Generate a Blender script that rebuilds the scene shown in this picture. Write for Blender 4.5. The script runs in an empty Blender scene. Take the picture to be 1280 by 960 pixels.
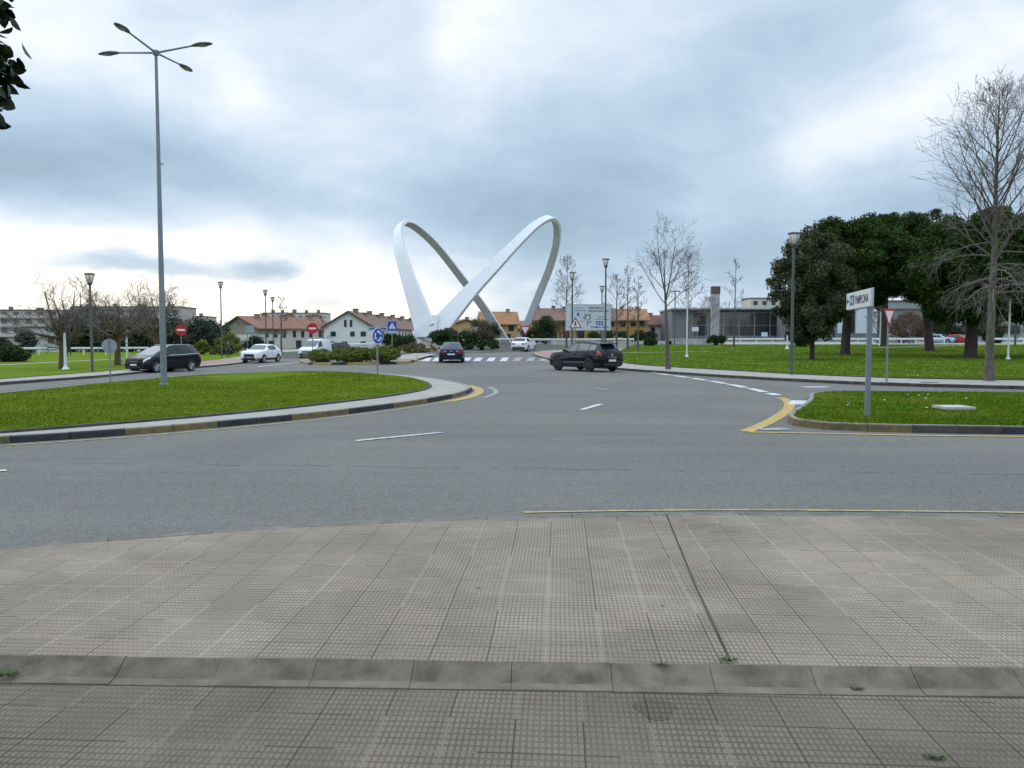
import bpy, bmesh, math, random
import numpy as np
from mathutils import Vector, Matrix

random.seed(7)
RNG = np.random.default_rng(11)
SC = bpy.context.scene
COL = SC.collection
PI = math.pi

# ------------------------------------------------------------------ camera
CAM_Z = 1.77
PITCH = math.atan(56 / 1000)
cam_d = bpy.data.cameras.new("camera")
cam_d.sensor_width = 36
cam_d.lens = 36 * 1000 / 1280
cam_d.clip_end = 6000
cam_d.clip_start = 0.05
cam = bpy.data.objects.new("camera", cam_d)
COL.objects.link(cam)
cam.location = (0, 0, CAM_Z)
cam.rotation_euler = (PI / 2 - PITCH, 0, 0)
SC.camera = cam

# ------------------------------------------------------------------ render look
SC.view_settings.view_transform = 'Standard'
SC.view_settings.look = 'None'
SC.view_settings.exposure = 0.0
SC.view_settings.gamma = 1.0
SC.view_settings.use_curve_mapping = False
SC.render.engine = 'CYCLES'
SC.cycles.use_denoising = True
SC.cycles.max_bounces = 6
SC.cycles.diffuse_bounces = 3
SC.cycles.transparent_max_bounces = 8

# ------------------------------------------------------------------ sun
SUN_AZ, SUN_EL = math.radians(-62), math.radians(38)     # measured from +Y towards +X
sd = bpy.data.lights.new("sun", 'SUN')
sd.energy = 0.7
sd.angle = math.radians(80)
sd.color = (1.0, 0.965, 0.92)
sun = bpy.data.objects.new("sun", sd)
COL.objects.link(sun)
sv = Vector((math.sin(SUN_AZ) * math.cos(SUN_EL), math.cos(SUN_AZ) * math.cos(SUN_EL), math.sin(SUN_EL)))
sun.rotation_euler = (-sv).to_track_quat('-Z', 'Y').to_euler()
sun.location = sv * 60

# ------------------------------------------------------------------ world: nishita sky behind a broken cloud deck
W = bpy.data.worlds.new("World")
SC.world = W
W.use_nodes = True
nt = W.node_tree
nt.nodes.clear()


class NB:
    """small helper to write shader maths"""
    def __init__(s, tree): s.t = tree
    def n(s, typ, **kw):
        nd = s.t.nodes.new(typ)
        for k, v in kw.items():
            setattr(nd, k, v)
        return nd
    def link(s, a, b): s.t.links.new(a, b)
    def m(s, op, a, b=0.0, c=0.0, clamp=False):
        nd = s.n('ShaderNodeMath', operation=op)
        nd.use_clamp = clamp
        for i, v in enumerate((a, b, c)):
            if isinstance(v, (int, float)): nd.inputs[i].default_value = v
            else: s.link(v, nd.inputs[i])
        return nd.outputs[0]
    def mix(s, f, a, b, blend='MIX'):
        nd = s.n('ShaderNodeMix', data_type='RGBA', blend_type=blend)
        for i, v in ((0, f), (6, a), (7, b)):
            if isinstance(v, (int, float)): nd.inputs[i].default_value = v
            elif isinstance(v, tuple): nd.inputs[i].default_value = (*v[:3], 1)
            else: s.link(v, nd.inputs[i])
        return nd.outputs[2]
    def ramp(s, f, stops, interp='LINEAR'):
        nd = s.n('ShaderNodeValToRGB')
        cr = nd.color_ramp
        cr.interpolation = interp
        while len(cr.elements) < len(stops): cr.elements.new(0.5)
        for e, (p, c) in zip(cr.elements, stops):
            e.position = p
            e.color = (*c, 1) if isinstance(c, tuple) else (c, c, c, 1)
        s.link(f, nd.inputs[0])
        return nd.outputs[0]
    def noise(s, vec, scale, detail=4, rough=0.55, dist=0.0):
        nd = s.n('ShaderNodeTexNoise')
        nd.inputs['Scale'].default_value = scale
        nd.inputs['Detail'].default_value = detail
        nd.inputs['Roughness'].default_value = rough
        nd.inputs['Distortion'].default_value = dist
        if vec is not None: s.link(vec, nd.inputs['Vector'])
        return nd
    def xyz(s, x, y, z=0.0):
        nd = s.n('ShaderNodeCombineXYZ')
        for i, v in enumerate((x, y, z)):
            if isinstance(v, (int, float)): nd.inputs[i].default_value = v
            else: s.link(v, nd.inputs[i])
        return nd.outputs[0]


def build_world():
    b = NB(nt)
    tc = b.n('ShaderNodeTexCoord')
    sep = b.n('ShaderNodeSeparateXYZ')
    b.link(tc.outputs['Generated'], sep.inputs[0])
    X, Y, Z = sep.outputs
    az = b.m('ARCTAN2', X, Y)
    el = b.m('ARCSINE', Z)
    zc = b.m('ADD', b.m('MAXIMUM', Z, 0.0), 0.30)
    deck = b.xyz(b.m('DIVIDE', X, zc), b.m('DIVIDE', Y, zc), 0.3)
    big = b.noise(deck, 0.95, 7, 0.52, 0.35).outputs[0]
    fine = b.noise(deck, 3.4, 8, 0.58, 0.4).outputs[0]
    wn = b.noise(b.xyz(b.m('MULTIPLY', az, 1.0), b.m('MULTIPLY', el, 2.2), 1.7), 5.0, 5, 0.55)
    ws = b.n('ShaderNodeSeparateColor')
    b.link(wn.outputs[1], ws.inputs[0])
    u = b.m('ADD', az, b.m('MULTIPLY', b.m('SUBTRACT', ws.outputs[0], 0.5), 0.16))
    v = b.m('ADD', el, b.m('MULTIPLY', b.m('SUBTRACT', ws.outputs[1], 0.5), 0.075))
    val = b.m('ADD', b.m('ADD', b.m('MULTIPLY', b.m('SUBTRACT', big, 0.5), 1.45),
                       b.m('MULTIPLY', b.m('SUBTRACT', fine, 0.5), 0.62)), 0.488)
    # bright breaks and dark banks: azimuth, elevation (deg), half sizes (deg), tilt (deg), strength
    spots = [(-31, 21, 7, 4.5, 0, .34), (-18, 16.5, 3, 2.6, 0, .22), (-15, 19, 8, 4, 0, .10), (-2, 21, 3.2, 4, 0, .36),
             (30, 16.5, 9, 3.2, 24, .42), (20, 12, 8, 3.0, 22, .18), (-11, 12, 6, 5, 0, .10),
             (-27, 6.6, 13, 1.5, 3, .30), (-29, 3.2, 13, 2.6, 0, .85), (-12, 4.2, 6.5, 2.8, 0, .72), (-7, 2.0, 9, 2.0, 0, .34),
             (-20, 1.6, 14, 1.5, 0, .30), (12, 2.0, 14, 1.6, 0, .10),
             (-31, 11, 8, 2.0, 0, -.34), (-24, 4.9, 6.0, .55, 0, -.85), (-16.2, 5.0, 2.4, .8, 0, -.85),
             (-15.3, 2.7, 3.4, .95, -12, -.95), (10, 6, 16, 3.6, 0, -.20), (6, 13, 9, 3.5, 18, -.16), (-4, 10.5, 13, 2.2, 0, -.14),
             (27, 9, 8, 2.4, 0, -.22), (22, 20, 9, 3.0, 20, -.14), (-21, 13, 6, 3, 0, -.06)]
    for a, e, sx, sy, t, amp in spots:
        a, e, sx, sy, t = (math.radians(q) for q in (a, e, sx, sy, t))
        du, dv = b.m('SUBTRACT', u, a), b.m('SUBTRACT', v, e)
        if t:
            ru = b.m('ADD', b.m('MULTIPLY', du, math.cos(t)), b.m('MULTIPLY', dv, math.sin(t)))
            rv = b.m('SUBTRACT', b.m('MULTIPLY', dv, math.cos(t)), b.m('MULTIPLY', du, math.sin(t)))
        else:
            ru, rv = du, dv
        q = b.m('ADD', b.m('POWER', b.m('ABSOLUTE', b.m('DIVIDE', ru, sx)), 2), b.m('POWER', b.m('ABSOLUTE', b.m('DIVIDE', rv, sy)), 2))
        val = b.m('ADD', val, b.m('MULTIPLY', b.m('EXPONENT', b.m('MULTIPLY', q, -0.8)), amp))
    val = b.m('MULTIPLY', val, 0.8, clamp=True)
    cloud = b.ramp(val, [(0.0, (.36, .49, .62)), (.20, (.45, .60, .755)), (.40, (.59, .725, .885)), (.58, (.80, .895, 1.0)), (.80, (1.08, 1.10, 1.12)), (1.0, (1.4, 1.38, 1.33))])
    # warm light low on the left
    wa = b.m('EXPONENT', b.m('MULTIPLY', b.m('POWER', b.m('ABSOLUTE', b.m('DIVIDE', b.m('ADD', az, math.radians(20)), math.radians(22))), 2), -1.0))
    we = b.m('EXPONENT', b.m('MULTIPLY', b.m('POWER', b.m('ABSOLUTE', b.m('DIVIDE', el, math.radians(4.5))), 2), -1.0))
    warm = b.m('MULTIPLY', b.m('MULTIPLY', wa, we), 0.95)
    cloud = b.mix(warm, cloud, b.mix(1.0, cloud, (1.07, 0.985, 0.86), 'MULTIPLY'))
    # overcast sky: the deck is about twice as bright overhead as near the horizon
    lift = b.m('ADD', b.m('MULTIPLY', b.m('POWER', b.m('MAXIMUM', b.m('SUBTRACT', Z, 0.42), 0.0), 1.0), 3.7), 1.0)
    cl10 = b.n('ShaderNodeVectorMath', operation='SCALE')
    b.link(cloud, cl10.inputs[0])
    b.link(b.m('MULTIPLY', lift, 10.2), cl10.inputs['Scale'])
    sky = b.n('ShaderNodeTexSky', sky_type='NISHITA')
    sky.sun_disc = False
    sky.sun_elevation = SUN_EL
    sky.sun_rotation = SUN_AZ
    fin = b.mix(0.94, sky.outputs[0], cl10.outputs[0])
    bg = b.n('ShaderNodeBackground')
    bg.inputs[1].default_value = 0.1
    b.link(fin, bg.inputs[0])
    out = b.n('ShaderNodeOutputWorld')
    b.link(bg.outputs[0], out.inputs[0])


build_world()

# ------------------------------------------------------------------ terrain and pixel helpers


def sstep(a, b, x):
    t = min(1, max(0, (x - a) / (b - a)))
    return t * t * (3 - 2 * t)


def H(x, y):
    """gentle fall of the ground: rises behind the crossing, dips a little on the left"""
    if y < 5: return 0.0
    r = x / y
    rise = 0.0145 * max(0.0, min(y, 150) - 50) * sstep(-0.22, -0.06, r)
    dip = -0.22 * sstep(-0.18, -0.36, r) * sstep(26, 44, y) if r < -0.18 else 0.0
    return rise + dip


def ray(px, py):
    x, y = (px - 640) / 1000, (480 - py) / 1000
    c, s = math.cos(PITCH), math.sin(PITCH)
    return Vector((x, c + y * s, -s + y * c))


def G(px, py, zo=0.0):
    """ground point seen along a line of sight"""
    d = ray(px, py)
    f = lambda t: CAM_Z + d.z * t - H(d.x * t, d.y * t) - zo
    t, st = 1.0, 0.5
    while t < 420 and f(t) > 0: t += st
    a, c = t - st, t
    for _ in range(40):
        m = (a + c) / 2
        if f(m) > 0: a = m
        else: c = m
    return Vector((d.x * c, d.y * c, 0))


def P(px, py, Y):
    d = ray(px, py)
    return Vector((0, 0, CAM_Z)) + d * (Y / d.y)


def GX(px, Y):
    """ground point in direction px at distance Y, with height"""
    x = (px - 640) / 1000 * Y
    return Vector((x, Y, H(x, Y)))


# ------------------------------------------------------------------ materials
MATS = {}


def mat(name, col, rough=0.7, metal=0.0, spec=0.5, coat=0.0, var=0.0, vscale=3.0, bump=0.0, bscale=20.0, col2=None, emit=0.0):
    if name in MATS: return MATS[name]
    m = bpy.data.materials.new(name)
    m.use_nodes = True
    p = m.node_tree.nodes['Principled BSDF']
    p.inputs['Base Color'].default_value = (*col, 1)
    p.inputs['Roughness'].default_value = rough
    p.inputs['Metallic'].default_value = metal
    p.inputs['Specular IOR Level'].default_value = spec
    p.inputs['Coat Weight'].default_value = coat
    p.inputs['Coat Roughness'].default_value = 0.05
    if emit:
        p.inputs['Emission Color'].default_value = (*col, 1)
        p.inputs['Emission Strength'].default_value = emit
    b = NB(m.node_tree)
    if var or col2 or bump:
        tc = b.n('ShaderNodeTexCoord')
    if var or col2:
        nz = b.noise(tc.outputs['Object'], vscale, 5, 0.6)
        c2 = col2 or tuple(c * (1 - var) for c in col)
        c1 = col if col2 else tuple(min(1, c * (1 + var)) for c in col)
        b.link(b.ramp(nz.outputs[0], [(.32, c1), (.68, c2)]), p.inputs['Base Color'])
    if bump:
        nz = b.noise(tc.outputs['Object'], bscale, 4, 0.6)
        bp = b.n('ShaderNodeBump')
        bp.inputs['Strength'].default_value = bump
        bp.inputs['Distance'].default_value = 0.02
        b.link(nz.outputs[0], bp.inputs['Height'])
        b.link(bp.outputs[0], p.inputs['Normal'])
    MATS[name] = m
    return m


def asphalt_mat():
    m = mat('asphalt', (.13, .137, .145), .88, spec=.25)
    b = NB(m.node_tree)
    p = m.node_tree.nodes['Principled BSDF']
    tc = b.n('ShaderNodeTexCoord').outputs['Object']
    fine = b.noise(tc, 26, 5, .8).outputs[0]
    mid = b.noise(tc, 6, 5, .65).outputs[0]
    mp = b.n('ShaderNodeMapping')
    mp.inputs['Scale'].default_value = (.05, .55, 1)
    mp.inputs['Rotation'].default_value = (0, 0, .03)
    b.link(tc, mp.inputs[0])
    streak = b.noise(mp.outputs[0], 2.2, 6, .6, .4).outputs[0]
    large = b.noise(tc, .16, 4, .5, .6).outputs[0]
    v = b.m('ADD', b.m('MULTIPLY', b.m('SUBTRACT', fine, .5), .60), 1.0)
    v = b.m('ADD', v, b.m('MULTIPLY', b.m('SUBTRACT', mid, .5), .34))
    v = b.m('ADD', v, b.m('MULTIPLY', b.m('SUBTRACT', b.noise(tc, 85, 3, .8).outputs[0], .5), .75))
    v = b.m('ADD', v, b.m('MULTIPLY', b.m('SUBTRACT', streak, .5), .50))
    v = b.m('ADD', v, b.m('MULTIPLY', b.m('SUBTRACT', large, .5), .55))
    base = b.mix(large, (.133, .124, .108), (.156, .143, .119))
    sc = b.n('ShaderNodeVectorMath', operation='SCALE')
    b.link(base, sc.inputs[0])
    b.link(v, sc.inputs['Scale'])
    # a long thin crack with patches, and pale grit specks
    sp = b.n('ShaderNodeSeparateXYZ')
    b.link(tc, sp.inputs[0])
    wob = b.m('MULTIPLY', b.m('SUBTRACT', b.noise(tc, 1.1, 5, .6).outputs[0], .5), .45)
    yy = b.m('ADD', sp.outputs[1], b.m('ADD', wob, b.m('MULTIPLY', sp.outputs[0], .075)))
    cr = b.m('LESS_THAN', b.m('ABSOLUTE', b.m('SUBTRACT', yy, 10.9)), .022)
    cr = b.m('MULTIPLY', cr, b.m('GREATER_THAN', b.noise(tc, .9, 3, .6).outputs[0], .47))
    c = b.mix(b.m('MULTIPLY', cr, .8), sc.outputs[0], (.045, .047, .05))
    vor = b.n('ShaderNodeTexVoronoi')
    vor.inputs['Scale'].default_value = 5
    b.link(tc, vor.inputs[0])
    ag = b.n('ShaderNodeTexVoronoi')
    ag.inputs['Scale'].default_value = 70
    b.link(tc, ag.inputs[0])
    sa = b.n('ShaderNodeSeparateColor')
    b.link(ag.outputs[1], sa.inputs[0])
    c = b.mix(b.m('MULTIPLY', b.m('GREATER_THAN', sa.outputs[0], .80), .36), c, (.27, .265, .25))
    c = b.mix(b.m('MULTIPLY', b.m('LESS_THAN', sa.outputs[0], .22), .38), c, (.06, .062, .064))
    spk = b.m('LESS_THAN', vor.outputs[0], .045)
    c = b.mix(b.m('MULTIPLY', spk, .6), c, (.34, .33, .31))
    b.link(c, p.inputs['Base Color'])
    bp = b.n('ShaderNodeBump')
    bp.inputs['Strength'].default_value = .5
    bp.inputs['Distance'].default_value = .008
    b.link(b.noise(tc, 120, 2, .7).outputs[0], bp.inputs['Height'])
    b.link(bp.outputs[0], p.inputs['Normal'])
    return m


TILE_ROT = math.radians(-3.4)
STRIP_ROT = math.radians(-1.8)


def tile_mat(name, tile=.30, bumps=11, rows=6, base=(.335, .318, .285), offx=0.0, offy=0.0, dark=1.0):
    m = mat(name, base, .9, spec=.2)
    b = NB(m.node_tree)
    p = m.node_tree.nodes['Principled BSDF']
    tc = b.n('ShaderNodeTexCoord').outputs['Object']
    mp = b.n('ShaderNodeMapping')
    mp.inputs['Rotation'].default_value = (0, 0, -TILE_ROT)
    mp.inputs['Location'].default_value = (offx, offy, 0)
    b.link(tc, mp.inputs[0])
    s = b.n('ShaderNodeSeparateXYZ')
    b.link(mp.outputs[0], s.inputs[0])
    wv = b.noise(mp.outputs[0], 1.3, 2, .5)
    wsx = b.n('ShaderNodeSeparateColor')
    b.link(wv.outputs[1], wsx.inputs[0])
    x = b.m('ADD', s.outputs[0], b.m('MULTIPLY', b.m('SUBTRACT', wsx.outputs[0], .5), .018))
    y = b.m('ADD', s.outputs[1], b.m('MULTIPLY', b.m('SUBTRACT', wsx.outputs[1], .5), .018))
    px_, py_ = b.m('DIVIDE', x, tile), b.m('DIVIDE', y, tile)
    ix, iy = b.m('FLOOR', px_), b.m('FLOOR', py_)
    wn = b.n('ShaderNodeTexWhiteNoise', noise_dimensions='3D')
    b.link(b.xyz(ix, iy, 2.0), wn.inputs[0])
    tr = wn.outputs[0]

    def edge(q):      # distance to the nearest cell edge, 0..0.5
        f = b.m('FRACT', q)
        return b.m('MINIMUM', f, b.m('SUBTRACT', 1.0, f))
    bx, by = b.m('MULTIPLY', px_, float(bumps)), b.m('MULTIPLY', py_, float(rows))
    eb = b.m('MINIMUM', edge(bx), edge(by))
    stud = b.m('DIVIDE', b.m('SUBTRACT', eb, .08), .12, clamp=True)          # 1 on the stud, 0 in the groove
    ej = b.m('MINIMUM', edge(px_), edge(py_))
    joint = b.m('SUBTRACT', 1.0, b.m('DIVIDE', b.m('SUBTRACT', ej, .006), .014, clamp=True))
    # worn and filled areas lose their grooves
    wear = b.ramp(b.noise(tc, .9, 5, .6).outputs[0], [(.42, 0.0), (.66, 1.0)])
    dirt = b.ramp(b.noise(tc, .55, 6, .62, .4).outputs[0], [(.36, 1.0), (.64, 0.0)])
    gro = b.mix(wear, tuple(c * .60 for c in base), tuple(c * .84 for c in base))
    top = b.mix(tr, tuple(c * .91 for c in base), tuple(min(1, c * 1.13) for c in base))
    tint = b.m('GREATER_THAN', tr, .78)
    top = b.mix(b.m('MULTIPLY', tint, .28), top, (base[0] * 1.05, base[1] * .92, base[2] * .84))
    c = b.mix(stud, gro, top)
    jl = b.n('ShaderNodeTexWhiteNoise', noise_dimensions='3D')       # some joints pale with mortar, most dark
    b.link(b.xyz(b.m('ROUND', px_), b.m('FLOOR', b.m('DIVIDE', py_, 4.0)), 5.0), jl.inputs[0])
    jc = b.mix(b.m('GREATER_THAN', jl.outputs[0], .62), tuple(q * .30 for q in base), tuple(min(1, q * 1.25) for q in base))
    c = b.mix(b.m('MULTIPLY', joint, .8), c, jc)
    fn = b.noise(tc, 40, 4, .7).outputs[0]
    v = b.m('ADD', b.m('MULTIPLY', b.m('SUBTRACT', fn, .5), .5), dark)
    v = b.m('MULTIPLY', v, b.m('SUBTRACT', 1.0, b.m('MULTIPLY', dirt, .30)))
    gv = b.n('ShaderNodeTexVoronoi')
    gv.inputs['Scale'].default_value = 1.9
    b.link(tc, gv.inputs[0])
    v = b.m('MULTIPLY', v, b.m('SUBTRACT', 1.0, b.m('MULTIPLY', b.m('LESS_THAN', gv.outputs[0], .035), .5)))
    md = b.noise(tc, 2.6, 5, .65).outputs[0]
    v = b.m('MULTIPLY', v, b.m('ADD', .80, b.m('MULTIPLY', md, .40)))
    sc = b.n('ShaderNodeVectorMath', operation='SCALE')
    b.link(c, sc.inputs[0])
    b.link(v, sc.inputs['Scale'])
    b.link(sc.outputs[0], p.inputs['Base Color'])
    bp = b.n('ShaderNodeBump')
    bp.inputs['Strength'].default_value = .55
    bp.inputs['Distance'].default_value = .006
    b.link(b.m('ADD', stud, b.m('MULTIPLY', fn, .3)), bp.inputs['Height'])
    b.link(bp.outputs[0], p.inputs['Normal'])
    return m


def grass_mat(name, a, c, d):
    m = mat(name, a, .95, spec=.15)
    b = NB(m.node_tree)
    p = m.node_tree.nodes['Principled BSDF']
    tc = b.n('ShaderNodeTexCoord').outputs['Object']
    n1 = b.noise(tc, .35, 6, .65, .5).outputs[0]
    n2 = b.noise(tc, 3.5, 7, .75).outputs[0]
    col = b.ramp(n1, [(.3, a), (.5, c), (.64, d), (.80, (d[0] * 1.25, d[1] * 1.0, d[2] * 1.5))])
    v = b.m('ADD', .74, b.m('MULTIPLY', n2, .52))
    sc = b.n('ShaderNodeVectorMath', operation='SCALE')
    b.link(col, sc.inputs[0])
    b.link(v, sc.inputs['Scale'])
    b.link(sc.outputs[0], p.inputs['Base Color'])
    p.inputs['Specular IOR Level'].default_value = .02
    bp = b.n('ShaderNodeBump')
    bp.inputs['Strength'].default_value = .8
    bp.inputs['Distance'].default_value = .05
    b.link(b.noise(tc, 30, 4, .75).outputs[0], bp.inputs['Height'])
    b.link(bp.outputs[0], p.inputs['Normal'])
    return m


def paint_mat(name, col, wear=.45):
    m = mat(name, col, .75, spec=.3)
    b = NB(m.node_tree)
    p = m.node_tree.nodes['Principled BSDF']
    tc = b.n('ShaderNodeTexCoord').outputs['Object']
    w = b.ramp(b.noise(tc, 7, 6, .75).outputs[0], [(wear - .08, 1.0), (wear + .12, 0.0)])
    b.link(b.mix(b.m('MULTIPLY', w, .7), col, (.15, .155, .16)), p.inputs['Base Color'])
    return m


def foliage_mat(name, dark, mid, light, scale=1.2):
    m = mat(name, mid, .8, spec=.12)
    b = NB(m.node_tree)
    p = m.node_tree.nodes['Principled BSDF']
    tc = b.n('ShaderNodeTexCoord').outputs['Object']
    n1 = b.noise(tc, scale, 4, .7).outputs[0]
    b.link(b.ramp(n1, [(.32, dark), (.5, mid), (.7, light)]), p.inputs['Base Color'])
    p.inputs['Subsurface Weight'].default_value = 0.0
    return m


ASPHALT = asphalt_mat()
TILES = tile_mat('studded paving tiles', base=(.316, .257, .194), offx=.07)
TILES_SHADED = tile_mat('shaded studded paving tiles', base=(.210, .170, .128), offx=.19, offy=.08)  # same tiles with a darker base that holds the shade over the near paving
PAVE = mat('pale pavement', (.33, .305, .265), .9, var=.12, vscale=1.5, spec=.2)
PAVE_RED = mat('red pavement', (.33, .20, .165), .9, var=.12, vscale=1.5, spec=.2)
CONC = mat('concrete', (.27, .25, .22), .9, var=.22, vscale=4, bump=.3, bscale=60, spec=.2)
CONC_D = mat('kerb concrete', (.165, .15, .128), .92, var=.28, vscale=5, bump=.3, bscale=60, spec=.2)
KERB_BLACK = mat('black painted kerb', (.028, .028, .033), .75, var=.5, vscale=5)
KERB_OLD = mat('weathered dark kerb', (.062, .055, .047), .85, var=.45, vscale=4)
KERB_YEL = mat('worn yellow kerb', (.21, .155, .055), .8, col2=(.085, .072, .05), vscale=5)
KERB_YEL2 = mat('yellow kerb', (.44, .31, .085), .8, col2=(.30, .22, .09), vscale=6)
GRASS = grass_mat('lawn grass', (.104, .156, .012), (.130, .182, .015), (.160, .206, .024))
GRASS_R = grass_mat('park grass', (.072, .125, .010), (.096, .152, .013), (.145, .186, .024))
GROUND = grass_mat('open ground', (.065, .075, .035), (.075, .078, .042), (.09, .088, .055))
SOIL = mat('dry soil', (.21, .18, .14), .95, var=.35, vscale=2, bump=.8, bscale=8)
WHITE_P = paint_mat('white road paint', (.62, .63, .63), .44)
WHITE_F = paint_mat('faded white road paint', (.40, .39, .365), .52)
YEL_P = paint_mat('yellow road paint', (.56, .36, .065), .48)
YEL_F = paint_mat('faded yellow road paint', (.50, .39, .14), .5)
GALV = mat('galvanised steel', (.22, .24, .265), .5, metal=.35, var=.12, vscale=2)
GALV_D = mat('dark grey steel', (.095, .105, .115), .5, metal=.3, var=.1)
SILVER = mat('pale steel', (.45, .47, .49), .45, metal=.3)
WHITE_M = mat('white painted metal', (.72, .74, .75), .5, var=.05)
BLACK = mat('black plastic', (.012, .012, .013), .6)
RUBBER = mat('tyre rubber', (.016, .016, .017), .85)
GLASS = mat('tinted car glass', (.012, .017, .020), .03, spec=.5)
GLASS_L = mat('car windscreen glass', (.05, .058, .065), .06, spec=.6)
PANE = mat('window glass', (.025, .03, .036), .12, spec=.6)
RED_L = mat('red lamp plastic', (.35, .012, .016), .2, coat=.6)
CLEAR_L = mat('clear lamp plastic', (.62, .65, .68), .12, coat=.8)
CHROME = mat('bright trim', (.6, .62, .64), .2, metal=.9)
RIM_S = mat('silver alloy', (.5, .52, .54), .3, metal=.7)
RIM_D = mat('black alloy', (.02, .02, .022), .35, metal=.3)
PLATE = mat('plate white', (.68, .69, .70), .4)
SIGN_RED = mat('sign red', (.42, .018, .022), .45)
SIGN_WHITE = mat('sign white', (.74, .75, .76), .45)
SIGN_BLUE = mat('sign blue', (.018, .075, .34), .45)
SIGN_BLACK = mat('sign black', (.015, .015, .017), .5)
SIGN_PALE = mat('pale sign face', (.52, .57, .60), .45, var=.05)
SIGN_GREY = mat('grey sign back', (.30, .325, .335), .5, metal=.2, var=.1)

BARK = mat('grey brown bark', (.115, .095, .078), .95, var=.35, vscale=4, bump=.8, bscale=18)
BARK_D = mat('dark pine bark', (.040, .030, .026), .95, var=.4, vscale=4, bump=.9, bscale=14)
TWIG = mat('twig bark', (.155, .13, .115), .95, var=.25, vscale=2)
TWIG_Y = mat('lichen covered twigs', (.17, .125, .035), .95, col2=(.12, .09, .055), vscale=2)
TWIG_P = mat('pale hanging twigs', (.16, .142, .12), .95, var=.2, vscale=2)

LEAF_OAK = foliage_mat('holm oak leaves', (.044, .052, .024), (.076, .086, .042), (.135, .142, .075), .7)
LEAF_PINE = foliage_mat('stone pine needles', (.019, .039, .010), (.038, .068, .015), (.078, .120, .026), .5)
LEAF_JUN = foliage_mat('juniper foliage', (.022, .042, .016), (.042, .072, .027), (.075, .11, .042), 1.2)
LEAF_HEDGE = foliage_mat('hedge leaves', (.10, .115, .02), (.15, .175, .035), (.23, .23, .075), 1.4)
LEAF_BUSH = foliage_mat('bush leaves', (.026, .042, .017), (.046, .07, .027), (.075, .105, .038), 1.0)
LEAF_BACK = foliage_mat('far conifer foliage', (.030, .045, .034), (.042, .060, .042), (.06, .078, .052), .3)
LEAF_DRY = foliage_mat('dry shrub foliage', (.10, .075, .045), (.15, .12, .08), (.21, .17, .12), 1.5)
LEAF_NEAR = foliage_mat('glossy broad leaves', (.008, .016, .007), (.016, .032, .012), (.05, .07, .035), 9)
MATS['glossy broad leaves'].node_tree.nodes['Principled BSDF'].inputs['Roughness'].default_value = .32
BLADE = grass_mat('grass blades', (.128, .192, .012), (.160, .224, .016), (.200, .250, .026))
BLADE_R = grass_mat('park grass blades', (.088, .152, .010), (.118, .186, .014), (.178, .228, .026))

# ------------------------------------------------------------------ object helpers


def obj(name, me, m=None, parent=None, smooth=False):
    """links ONE mesh object; me is a bmesh or (verts, faces)"""
    mesh = bpy.data.meshes.new(name)
    if isinstance(me, tuple):
        mesh.from_pydata([tuple(v) for v in me[0]], [], me[1])
    else:
        me.to_mesh(mesh)
        me.free()
    if m is not None:
        for q in (m if isinstance(m, (list, tuple)) else [m]):
            mesh.materials.append(q)
    if smooth:
        mesh.polygons.foreach_set('use_smooth', [True] * len(mesh.polygons))
    o = bpy.data.objects.new(name, mesh)
    COL.objects.link(o)
    if parent is not None: o.parent = parent
    return o


def tag(o, label, cat, group=None):
    o['label'] = label
    o['category'] = cat
    if group: o['group'] = group
    return o


def thing(name, label, cat, loc=(0, 0, 0), rz=0.0, group=None):
    o = bpy.data.objects.new(name, None)
    COL.objects.link(o)
    o.empty_display_size = .2
    o.location = loc
    o.rotation_euler = (0, 0, rz)
    return tag(o, label, cat, group)


def kind(o, k):
    o['kind'] = k
    return o


def dup(root, loc, rz, label, scale=None, group=None):
    r = root.copy()
    COL.objects.link(r)
    r.location = loc
    r.rotation_euler = (0, 0, rz)
    r['label'] = label
    if group: r['group'] = group
    if scale: r.scale = (scale,) * 3
    for ch in list(root.children):
        c = ch.copy()
        COL.objects.link(c)
        c.parent = r
        for g in list(ch.children):
            d = g.copy()
            COL.objects.link(d)
            d.parent = c
    return r


def add_box(bm, c, s, rot=None, mi=0):
    x, y, z = (q / 2 for q in s)
    vs = [Vector(p) for p in ((-x, -y, -z), (x, -y, -z), (x, y, -z), (-x, y, -z), (-x, -y, z), (x, -y, z), (x, y, z), (-x, y, z))]
    if rot is not None: vs = [rot @ v for v in vs]
    vv = [bm.verts.new(v + Vector(c)) for v in vs]
    for f in ((0, 3, 2, 1), (4, 5, 6, 7), (0, 1, 5, 4), (1, 2, 6, 5), (2, 3, 7, 6), (3, 0, 4, 7)):
        bm.faces.new([vv[i] for i in f]).material_index = mi


def box(c, s, rot=None, bevel=0.0):
    bm = bmesh.new()
    add_box(bm, c, s, rot)
    if bevel: bmesh.ops.bevel(bm, geom=bm.edges[:], offset=bevel, segments=2, affect='EDGES')
    return bm


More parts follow.
